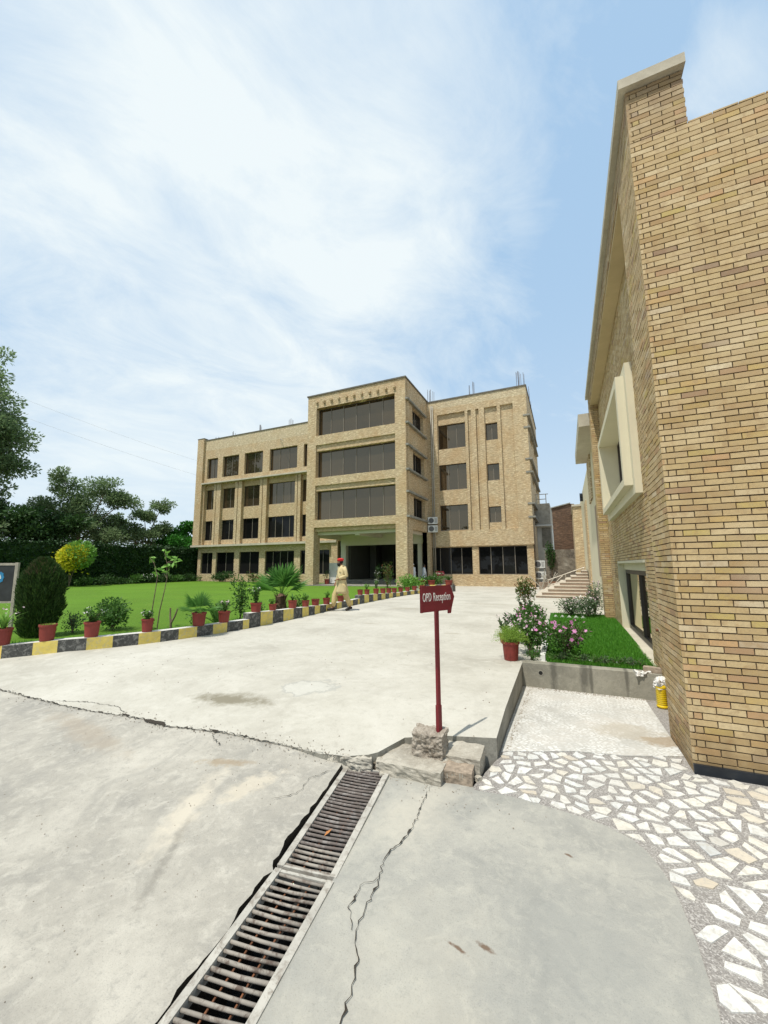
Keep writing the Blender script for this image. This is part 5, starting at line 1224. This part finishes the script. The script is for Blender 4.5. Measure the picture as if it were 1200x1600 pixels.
# planting near the main building
bush('leafy_bush', 'round dark green bush against the main building under its third ground window', 'bush', (-34.2, 32.6, .0), 2.9, 1.15, 1500, 'leaf_dark', 85, .16, .1, asp=1.2)
bush('leafy_bush', 'brownish thin bush at the base of the main building behind the tall shrub', 'bush', (-29.5, 32.4, .0), 2.0, 1.3, 450, 'leaf_redtip', 86, .15, .08)
bush('leafy_bush', 'small thin bush at the main building left corner', 'bush', (-37.6, 32.8, .0), .9, .9, 160, 'leaf', 87, .12, .07)
potted('dark leafy pot plant at the foot of the left tower pillar', (-19.1, 30.0, .132), .22, .42, 'ball', .9, .8, 88, 'leaf_dark', group='pots in the porch', n=240)
potted('thin pot plant beside the grey board in the porch', (-19.2, 31.6, .132), .16, .3, 'bushy', .5, .4, 89, 'leaf_dark', group='pots in the porch', n=60)
for i, y in enumerate((21.8, 23.4, 25.0, 26.5, 28.2, 29.8, 31.2, 32.6)):
    lb = ['low leafy shrub nearest the golden ball shrub at the ivy wall', 'second low shrub right of the golden ball at the ivy wall', 'third low shrub right of the golden ball at the ivy wall', 'fourth low shrub right of the golden ball at the ivy wall',
          'white-flowered low shrub in the row at the ivy wall', 'shrub just right of the white-flowered one at the ivy wall', 'last but one low shrub of the row towards the main building', 'last low shrub of the ivy wall row beside the main building'][i]
    bush('low_shrub', lb, 'shrub', (-39.2+U(-.2, .2), y, .0), 2.0, U(.85, 1.15), 620, 'leaf_dark' if i % 3 else 'leaf', 90+i, .15, .09, 'petal_white' if i == 4 else None, 40, 'low shrubs at the foot of the ivy wall', .05)
mb = MB()
# ivy wall
t = thing('ivy_wall', 'long boundary wall wholly overgrown with dark ivy left of the lawn', 'wall', (-40.6, 22, 0))
mb = MB(); mb.box((-41.0, -6, -.4), (-40.6, 60, 3.75)); mb.build('wall', 'leaf_dark', t)
r = random.Random(99); mb = MB()
for k in range(15000):
    y = r.uniform(4, 48); z = 3.95*r.random()**.9; lump = .22*(noise.noise(Vector((y*.7, z*.9, 3)))+.4)
    if r.random() < .13: z = 3.8+abs(r.gauss(0, .16)); lump = r.uniform(-.35, .1)
    leafquad(mb, Vector((-40.55+lump, y, z)), Vector((.7, 0, -.5))+rdir(r)*.7, .24*r.uniform(.6, 1.3), .19, rnd=r)
mb.build('ivy', 'leaf_ivy', t)
# trees beyond
tree('broad_tree', 'huge loose-crowned tree cut off by the left edge of the photo', (-50.5, 15.5, -.3), 23, [((0, 1.2, 20.8), 3.0, 2.6), ((1.0, 2.2, 17.2), 3.2, 2.0), ((1.5, 2.8, 14.0), 3.4, 1.9), ((1.5, 2.0, 10.9), 3.2, 1.8), ((-1, 1, 13), 4, 3), ((1.2, 1.4, 7.6), 3.2, 2.4), ((3.2, 1.2, 5.6), 3.2, 2.2), ((1.3, 1.8, 9.2), 3.0, 1.8), ((1.2, 2.2, 15.6), 3.0, 1.9), ((1.2, 1.8, 12.3), 3.1, 1.9), ((0, -3, 9), 4, 3)], 27000, 'leaf_tree', 101, .34, .15, .45)
tree('broad_tree', 'feathery grey-green tree left of the gap between the two middle trees', (-48.5, 26.0, -.3), 12.5, [((-.8, -1.2, 11.3), 1.7, 1.7), ((1.6, 1.4, 10.3), 2.1, 1.5), ((-.4, .3, 8.6), 2.7, 1.9), ((-2.4, -2.6, 7.6), 2.4, 1.6), ((1.2, 1.4, 6.0), 2.6, 1.8), ((2.6, 2.8, 9.4), 1.6, 1.0)], 11000, 'leaf_tree', 102, .30, .12, .28)
tree('broad_tree', 'smaller leaning tree with a tuft reaching out towards the main building', (-46.8, 31.0, -.3), 9.5, [((-.9, -1.6, 7.0), 1.4, 1.2), ((.8, .6, 8.0), 1.3, 1.0), ((2.1, 1.9, 9.5), 1.1, .8), ((.6, .4, 5.6), 2.0, 1.4), ((-1.8, -2.2, 5.6), 1.5, 1.1), ((2.2, 1.9, 6.4), 1.1, .9)], 7500, 'leaf_tree', 103, .28, .12, .24, (2, 2))
tree('broad_tree', 'bright green compact tree touching the left corner of the main building', (-44.6, 35.4, -.3), 7.5, [((0, 0, 5.8), 1.6, 1.2), ((1.6, .8, 7.0), 1.2, .9), ((1.4, 0, 4.6), 2.0, 1.3), ((-1.5, -1.2, 4.6), 1.4, 1.0)], 5500, 'leaf_bright', 104, .28, .18, .22)
tree('broad_tree', 'dark tree filling the space between the huge tree and the feathery one', (-46.5, 20.6, -.3), 8.0, [((0, 0, 6.0), 2.4, 1.6), ((1.2, 2.4, 6.3), 2.0, 1.3), ((-1, -2, 6.0), 2.6, 2.0), ((.5, .6, 4.4), 2.8, 1.6)], 8500, 'leaf_dark', 105, .28, .17, .25)
# trees that the dark window reflections show, standing behind the photographer
for i, (x, y, h) in enumerate(((-34, -26, 9), (-22, -30, 11), (-10, -27, 9), (4, -30, 10))):
    tree('garden_tree', ['garden tree standing far left behind the photographer', 'tallest garden tree behind the photographer', 'garden tree straight behind the photographer', 'garden tree right behind the photographer beyond the near building'][i], (x, y, -.4), h, [((0, 0, h*.75), 3.6, 2.6), ((3, 0, h*.6), 3, 2.2), ((-3, .5, h*.58), 3.2, 2.2), ((0, 0, h*.45), 4, 2)], 2200, 'leaf_dark', 110+i, .6, .4, .3, group='garden trees mirrored in the tinted windows')
# right side planting
PR = 'plants lining the small planter'
potted('big red pot of yellow-green asparagus fern at the corner of the planter wall', (-.86, 6.52, .212), .125, .27, 'fern', .25, .50, 120, 'leaf_fern', group=None, n=520)
potted('red pot with a round glossy red-tipped shrub farthest along the planter', (-1.22, 12.9, .20), .17, .26, 'ball', .82, .72, 121, 'leaf_redtip', group=None, n=900)
potted('red pot half hidden by flowers behind the spiky plant', (-.95, 10.0, .212), .16, .34, 'bushy', .35, .42, 122, 'leaf_grey', group=None, n=130)
potted('spiky dark strap-leaved plant in a pot behind the fern pot', (-.98, 8.15, .212), .12, .2, 'strap', .48, .36, 123, 'leaf_dark', None, group=None, n=26)
potted('pot of pale pink flowering sprigs left of the spiky plant', (-1.14, 7.9, .212), .10, .16, 'bushy', .36, .36, 124, 'leaf_grey', 'petal_pale', group=None, n=130)
vb = [((-.62, 7.0), .82, .60, 'petal_pale', 'knee-high pink vinca bush right behind the fern pot'), ((-.68, 7.95), .70, .60, 'petal_pink', 'pink vinca bush second behind the fern pot'), ((-.70, 8.95), .72, .58, 'petal_pale', 'pale pink vinca bush in the middle of the white kerb strip'), ((-.74, 10.2), .72, .56, 'petal_pale', 'pale pink vinca bush near the far end of the white kerb strip')]
for i, ((x, y), w, h, f_, lb) in enumerate(vb):
    bush('vinca_bush', lb, 'flowering bush', (x, y, .212), w, h, 1900, 'leaf', 130+i, .05, .026, f_, 90, PR, .026, 16)
bush('vinca_bush', 'bright magenta vinca bush at the front edge of the planter above the drain pipe', 'flowering bush', (-.10, 6.80, .235), .78, .66, 2000, 'leaf', 140, .045, .022, 'petal_pink', 48, PR, .032, 18)
for i, (x, y, w, h, lb) in enumerate(((.0, 12.1, .9, .50, 'low white and pink flowering bush at the far left of the planter'), (.42, 11.9, .9, .62, 'white flowering bush in the middle of the far planter edge'), (.60, 12.3, .7, .98, 'tallest pink and white flowering bush against the far brick pillar'))):
    bush('vinca_bush', lb, 'flowering bush', (x, y, .24), w, h, 1500, 'leaf_grey', 145+i, .045, .022, 'petal_white' if i == 1 else 'petal_pale', 60, PR, .022, 14)
for i in range(9):
    x = -.28+.14*i; y = 6.60+U(-.02, .03)
    bush('ground_cover', ['low green tuft at the left corner of the planter wall', 'low tuft below the magenta vinca', 'low tuft right of the magenta vinca', 'low tuft left of the first white edging brick', 'low tuft at the first white edging brick', 'low tuft between the white edging bricks', 'low tuft at the last white edging brick', 'low tuft left of the loose brick', 'low tuft behind the loose brick'][i], 'ground cover', (x, y, .235), .24, .12, 220, 'leaf_grey' if i % 2 else 'leaf', 150+i, .03, .012, group='low tufts along the planter wall', nst=4)
bush('ground_cover', 'matted grass tuft behind the fern pot', 'ground cover', (-.58, 6.62, .215), .34, .16, 260, 'leaf', 160, .04, .014, nst=6)
mb = MB(); mb.box((-.455, 6.9, .2), (-.385, 7.6, .30)); mb.box((-.50, 7.66, .2), (-.43, 12.3, .275)); mb.box((-.455, 6.62, .2), (-.385, 6.84, .30))
tag(mb.build('edging_kerb', 'white'), 'long white painted kerb strip along the left side of the small planter', 'kerb')
for i, (x, y) in enumerate(((.22, 6.68), (.38, 6.66), (.55, 6.67), (.74, 6.66))):
    mb = MB(); mb.prism([(-.055, 0), (.055, 0), (.0, .048)], 'y', -.02, .02); 
    o = mb.build('edging_brick', 'white'); o.location = (x, y, .228); o.rotation_euler = (0, 0, U(-.5, .3)); tag(o, ['first white tipped edging brick right of the magenta vinca', 'second white tipped edging brick in the front row', 'third white tipped edging brick in the front row', 'white tipped edging brick nearest the yellow bottle'][i], 'edging brick', 'white tipped edging bricks in front')
for i in range(5):
    mb = MB(); mb.prism([(-.06, 0), (.06, 0), (.0, .06)], 'y', -.02, .02); o = mb.build('edging_brick', 'white'); o.location = (-.36+.16*i, 11.6, .285); tag(o, ['leftmost', 'second', 'middle', 'fourth', 'rightmost'][i]+' white tipped edging brick before the far flower row', 'edging brick', 'white tipped edging bricks at the back')
bush('climbing_vine', 'dark vine tumbling over the rough boundary wall beyond the stairs', 'vine', (-1.0, 30.5, .9), .9, 2.3, 900, 'leaf_dark', 170, .12, .08, base=.3)
# bottle, brick, rag
t = thing('plastic_bottle', 'yellow ribbed plastic bottle with a white bag stuffed over its top', 'bottle', (.94, 6.02, -.085))
mb = MB(); pf = [(0, 0), (.052, 0), (.062, .012)]
for k in range(9): pf += [(.060, .03+.022*k), (.050, .036+.022*k), (.050, .040+.022*k)]
pf += [(.062, .235), (.055, .26), (.03, .285), (.02, .30), (0, .30)]; mb.lathe(pf, 20); mb.build('bottle_body', 'jug', t, smooth=True, world=False)
bg_ = roughblob('plastic_bag', (0, 0, .275), (.115, .11, .11), .4, 'bag', t, 4, .035, 21); bg_.matrix_parent_inverse = Matrix.Identity(4)
rg = roughblob('white_rag', (.80, 6.37, .215), (.17, .10, .055), .3, 'bag', None, 4, .035, 23); tag(rg, 'crumpled white rag on top of the planter wall left of the bottle', 'rag')
rg = roughblob('loose_brick', (.93, 6.43, .26), (.20, .10, .065), -.2, 'redbrick', None, 3, .006, 25); tag(rg, 'loose brown brick lying on the planter wall above the yellow bottle', 'brick')
# grit and pebbles along the cracks, the ledge and the planter wall
mb = MB(); rg_ = random.Random(44)
def pebble(x, y, z, q):
    i = len(mb.v); n = 5; o = rg_.uniform(0, 6)
    mb.v += [(x+cos(o+2*pi*k/n)*q*rg_.uniform(.7, 1.2), y+sin(o+2*pi*k/n)*q*rg_.uniform(.7, 1.2), z) for k in range(n)]+[(x+cos(o+2*pi*k/n)*q*.55, y+sin(o+2*pi*k/n)*q*.55, z+q*rg_.uniform(.5, .9)) for k in range(n)]
    mb.f.append(tuple(range(i+n, i+2*n))); mb.mi.append(0)
    for k in range(n): mb.f.append((i+k, i+(k+1) % n, i+n+(k+1) % n, i+n+k)); mb.mi.append(0)
for k in range(420):
    i = rg_.randrange(1, len(crack)-1); t_ = rg_.random(); x = crack[i][0]+(crack[i+1][0]-crack[i][0])*t_; y = crack[i][1]+(crack[i+1][1]-crack[i][1])*t_+rg_.gauss(0, .05)
    pebble(x, y, (zdrive(x, y) if y > 2.95 else zold(x, y))+.004, rg_.uniform(.002, .007))
for k in range(110): x = rg_.gauss(-1.1, .35); y = 3.12-abs(rg_.gauss(0, .14)); pebble(x, y, .003, rg_.uniform(.001, .0055))
for k in range(260): x = rg_.uniform(-.62, .95); pebble(x, 6.32-abs(rg_.gauss(0, .05)), -.095, rg_.uniform(.003, .009))
for k in range(160): y = rg_.uniform(3.9, 6.3); pebble(-.60+abs(rg_.gauss(0, .03)), y, zpatio(0, y)+.002, rg_.uniform(.003, .009))
for k in range(420):
    x, y = rg_.uniform(-4.5, -1.75), rg_.uniform(.9, 2.9); pebble(x, y, zold(x, y)+.001, rg_.uniform(.0015, .0045))
for k in range(200):
    x, y = rg_.uniform(-7, -.8), rg_.uniform(3.2, 10); pebble(x, y, zdrive(x, y)+.001, rg_.uniform(.003, .009))
tag(mb.build('grit', 'rough'), 'fine grit and crumbs of cement scattered along cracks and wall feet', 'grit', kind='stuff')
# garden sign at the left edge
t = thing('garden_sign', 'steel framed dark sign board with a blue emblem at the left edge', 'sign', (-10.72, 4.62, .28), None, radians(30))
for x in (-1.25, 0):
    mb = MB(); mb.box((x-.03, -.025, -.02), (x+.03, .025, 1.47)); mb.build('post', 'steel', t, world=False)
mb = MB(); mb.box((-1.22, -.02, 1.41), (-.03, .02, 1.46)); mb.build('rail', 'steel', t, world=False)
mb = MB(); mb.box((-1.22, -.02, .62), (-.03, .02, .66)); mb.build('rail', 'steel', t, world=False)
mb = MB(); mb.box((-1.22, -.012, .66), (-.03, .012, 1.41)); pn = mb.build('panel', 'panel', t, world=False)
mb = MB(); c0 = (-.30, 1.16)
pts = [(c0[0]+cos(2*pi*k/16)*(.075 if k % 2 == 0 else .062), c0[1]+sin(2*pi*k/16)*(.12 if k % 2 == 0 else .105)) for k in range(16)]; mb.prism(pts, 'y', -.017, -.013); em = mb.build('emblem', 'emblem', pn)
mb = MB(); mb.prism([(c0[0]-.02, c0[1]-.03), (c0[0]+.02, c0[1]-.03), (c0[0]+.012, c0[1]+.02), (c0[0], c0[1]+.06), (c0[0]-.012, c0[1]+.02)], 'y', -.021, -.0175); mb.build('emblem_flame', 'white', em)
# overhead wires
def wire(a, b_, sag, lb):
    mb = MB(); a, b_ = Vector(a), Vector(b_); mb.tube([a.lerp(b_, k/16)-Vector((0, 0, sag*4*(k/16)*(1-k/16))) for k in range(17)], .008, 4); tag(mb.build('overhead_wire', 'pipe'), lb, 'wire', 'overhead wires left of the main building')
wire((-60, 24, 22.5), (-38, 62, 14), 1.0, 'upper thin overhead wire crossing the pale sky'); wire((-60, 24, 20.3), (-38, 62, 11.8), 1.0, 'lower thin overhead wire crossing the pale sky')

# ------------------------------------------------------------------ people
def loft(mb, secs, n=20, fold=0, ph=0, m=None):
    rs_ = []
    for (cx, cy, z, rx, ry, *f) in secs:
        fo = f[0] if f else fold
        rs_.append([(cx+rx*cos(2*pi*j/n)*(1+fo*sin(2*pi*j/n*5+ph+z*2)), cy+ry*sin(2*pi*j/n)*(1+fo*sin(2*pi*j/n*5+ph+z*2)), z) for j in range(n)])
    mb.rings(rs_, True, m)
def limb(mb, pts, rads, n=12):
    mb.tube(pts, rads, n)
def person(label, loc, rz, J, top_m, leg_m, opts, scale=1.0):
    """J: joints. local forward is -y. The body is one skinned surface; clothes are its children"""
    V_, E_2, Rd = [], [], []
    def add(p, r_, par=None):
        V_.append(p); Rd.append(r_); i = len(V_)-1
        if par is not None: E_2.append((par, i))
        return i
    pel = add((0, 0, .93), .12); sp_ = add((0, 0, 1.10), .11, pel); ch = add((0, .0, 1.28), .125, sp_); nb_ = add((0, .0, 1.41), .065, ch); nk = add((0, -.015, 1.47), .052, nb_)
    hd = Vector(J.get('head', (0, -.03, 1.56))); h1 = add(tuple(hd+Vector((0, -.005, -.04))), .062, nk); h2 = add(tuple(hd+Vector((0, .0, .03))), .083, h1); h3 = add(tuple(hd+Vector((0, .01, .09))), .066, h2)
    nose = add(tuple(hd+Vector((0, -.095, .0))), .014, h2)
    for s_ in ('L', 'R'):
        sg = 1 if s_ == 'L' else -1
        sh = add((sg*.165, .0, 1.37), .055, ch); el = add(J['el'+s_], .040, sh); wr = add(J['wr'+s_], .027, el); pa = add(J['ha'+s_], .030, wr)
        dv = (Vector(J['ha'+s_])-Vector(J['wr'+s_])).normalized(); sd_ = dv.cross(Vector((0, 0, 1))); sd_ = sd_.normalized() if sd_.length > .1 else Vector((0, 1, 0)); cu = sd_.cross(dv)*(-1)
        for k in range(4):
            b0 = Vector(J['ha'+s_])+sd_*(-.027+.018*k)+dv*.02; ln = (.030, .036, .034, .026)[k]
            f1 = add(tuple(b0), .009, pa); f2 = add(tuple(b0+dv*ln), .008, f1); add(tuple(b0+dv*ln*1.4+cu*ln*.5), .007, f2)
        b0 = Vector(J['ha'+s_])-sd_*.03-dv*.01; f1 = add(tuple(b0), .010, pa); add(tuple(b0-sd_*.015+dv*.03), .008, f1)
        hp = add((sg*.09, .0, .87), .092, pel); kn = add(J['kn'+s_], .060, hp); an = add(J['an'+s_], .038, kn); add(J['to'+s_], .034, an)
    me = bpy.data.meshes.new('person'); me.from_pydata(V_, E_2, []); o = bpy.data.objects.new('person_rig', me); COL.objects.link(o)
    sm_ = o.modifiers.new('s', 'SKIN'); sm_.use_smooth_shade = True
    for i, q in enumerate(me.skin_vertices[0].data): q.radius = (Rd[i], Rd[i]); q.use_root = (i == 0)
    ss = o.modifiers.new('ss', 'SUBSURF'); ss.levels = 1; ss.render_levels = 1
    bm_ = bpy.data.meshes.new_from_object(o.evaluated_get(bpy.context.evaluated_depsgraph_get())); bpy.data.objects.remove(o)
    bm_.materials.clear(); bm_.materials.append(M['skin']); bo = bpy.data.objects.new('person', bm_); COL.objects.link(bo)
    bo.location = loc; bo.rotation_euler = (0, 0, rz); bo.scale = (scale,)*3; tag(bo, label, 'person')
    # tunic with sleeves
    mb = MB(); hz_ = opts.get('hem', .50); fl = opts.get('flare', 1.0); hx, hy = opts.get('sway', (0, 0))
    loft(mb, [(0, -.0, 1.455, .065, .060), (0, 0, 1.43, .11, .075), (0, 0, 1.39, .185, .10), (0, 0, 1.31, .205, .125, .01), (0, -.012, 1.18, .195, .14, .015), (0, -.025, 1.05, .195, .155, .02), (0, -.02, .95, .20, .155, .02), (hx*.3, hy*.3, .80, .22*fl, .185*fl, .03), (hx*.7, hy*.7, .64, .235*fl, .215*fl, .05), (hx, hy, hz_, .235*fl, .235*fl, .06)], 30)
    for s_ in ('L', 'R'):
        sg = 1 if s_ == 'L' else -1; e_, w_ = Vector(J['el'+s_]), Vector(J['wr'+s_]); a_ = Vector((sg*.155, 0, 1.385))
        limb(mb, [a_, a_.lerp(e_, .5)+Vector((sg*.012, 0, 0)), e_, e_.lerp(w_, .5), w_.lerp(e_, .08)], [.078, .068, .060, .054, .046])
    mb.build('tunic', top_m, bo, smooth=True, world=False)
    mb = MB()
    for s_ in ('L', 'R'):
        sg = 1 if s_ == 'L' else -1; k_, a_ = Vector(J['kn'+s_]), Vector(J['an'+s_])
        limb(mb, [Vector((sg*.09, 0, .86)), Vector((sg*.09, 0, .86)).lerp(k_, .5), k_, k_.lerp(a_, .5)+Vector((0, .01, 0)), a_.lerp(k_, .12)], [.125, .11, .092, .084, .068])
    mb.build('trousers', leg_m, bo, smooth=True, world=False)
    for s_ in ('L', 'R'):
        a_, t_ = Vector(J['an'+s_]), Vector(J['to'+s_]); d = (t_-a_); d.z = 0; d.normalize(); mb = MB()
        limb(mb, [a_-d*.05+Vector((0, 0, -.035)), a_+d*.01+Vector((0, 0, -.025)), (a_+t_)/2+Vector((0, 0, -.015)), t_+Vector((0, 0, -.002)), t_+d*.035], [.036, .048, .047, .044, .028], 10)
        mb.build('shoe', 'leather', bo, smooth=True, world=False)
    hp_ = hd
    if opts.get('cap'):
        mb = MB(); secs = [(0, .012, .045, .090, .098), (0, .012, .075, .098, .106), (0.01, .012, .105, .102, .110), (.018, .012, .128, .088, .095), (.015, .012, .140, .05, .055)]
        loft(mb, [(a+hp_.x, b+hp_.y, c+hp_.z, d_, e2) for a, b, c, d_, e2 in secs], 22); mb.build('cap', opts['cap'], bo, smooth=True, world=False)
        mb = MB(); loft(mb, [(hp_.x, hp_.y+.03, hp_.z-.04, .062, .05), (hp_.x, hp_.y+.03, hp_.z+.0, .087, .075), (hp_.x, hp_.y+.028, hp_.z+.05, .091, .082)], 18); mb.build('hair', 'hair', bo, smooth=True, world=False)
    elif opts.get('hair', True):
        mb = MB(); loft(mb, [(hp_.x, hp_.y+.045, hp_.z-.05, .060, .045), (hp_.x, hp_.y+.03, hp_.z+.0, .088, .072), (hp_.x, hp_.y+.018, hp_.z+.06, .092, .088), (hp_.x, hp_.y+.012, hp_.z+.11, .075, .078), (hp_.x, hp_.y+.012, hp_.z+.14, .03, .03)], 18); mb.build('hair', opts.get('hairmat', 'hair'), bo, smooth=True, world=False)
    if opts.get('beard'):
        mb = MB(); loft(mb, [(hp_.x, hp_.y-.045, hp_.z-.125, .030, .028), (hp_.x, hp_.y-.043, hp_.z-.09, .055, .048), (hp_.x, hp_.y-.035, hp_.z-.05, .070, .062), (hp_.x, hp_.y-.033, hp_.z-.015, .070, .060)], 16); mb.build('beard', 'hair', bo, smooth=True, world=False)
    for sg in (-1, 1):
        mb = MB(); mb.lathe([(0, -.006), (.007, -.003), (.009, .0), (.007, .003), (0, .006)], 8, (hp_.x+sg*.028, hp_.y-.080, hp_.z+.026)); mb.build('eye', 'hair', bo, smooth=True, world=False)
    if opts.get('uniform'):
        for sg in (-1, 1):
            mb = MB(); mb.obox((sg*.105, -.118, 1.245), (.10, .02, .028), 0, None); mb.build('pocket_flap', 'cloth2', bo, world=False)
            mb = MB(); mb.obox((sg*.135, -.005, 1.435), (.09, .055, .014), 0); mb.build('shoulder_strap', 'cloth2', bo, world=False)
        mb = MB(); mb.tube([(-.16, -.05, 1.36), (-.08, -.135, 1.27), (.0, -.155, 1.16), (.10, -.165, 1.05), (.17, -.12, .98)], .010, 6); mb.build('lanyard', 'leather', bo, world=False)
        mb = MB(); loft(mb, [(0, -.02, .985, .203, .163), (0, -.02, 1.015, .203, .165)], 30); mb.build('belt', 'belt', bo, smooth=True, world=False)
    return bo
person('bearded man in a khaki uniform and red cap walking along the striped kerb', (-6.72, 11.45, .21), radians(-38),
       dict(head=(-.01, -.06, 1.545), elL=(.25, .07, 1.13), wrL=(.14, -.17, 1.02), haL=(.08, -.22, .995), elR=(-.24, .02, 1.13), wrR=(-.215, -.12, .92), haR=(-.205, -.15, .85),
            knL=(.10, .10, .50), anL=(.10, .27, .12), toL=(.11, .13, .045), knR=(-.10, -.20, .50), anR=(-.10, -.26, .10), toR=(-.11, -.41, .06)),
       'cloth', 'cloth2', dict(cap='redcap', beard=True, uniform=True, hem=.55, flare=.93, sway=(.0, .01)), 1.0)
std = dict(head=(0, -.02, 1.565), elL=(.23, .04, 1.12), wrL=(.22, -.06, .90), haL=(.22, -.08, .82), elR=(-.23, .04, 1.12), wrR=(-.22, -.06, .90), haR=(-.22, -.08, .82),
           knL=(.10, -.03, .48), anL=(.10, .03, .09), toL=(.11, -.11, .04), knR=(-.10, .02, .48), anR=(-.10, .12, .09), toR=(-.11, -.02, .04))
person('dark-haired person in pale clothes with their back turned right of the tower pillar', (-10.86, 31.9, -.02), radians(120), std, 'whitecloth', 'whitecloth', dict(hem=.52), 1.06)
person('person in white with a covered head half hidden by the tower pillar', (-11.55, 31.2, .13), radians(70), std, 'whitecloth', 'whitecloth', dict(hem=.52, hairmat='whitecloth'), 1.0)
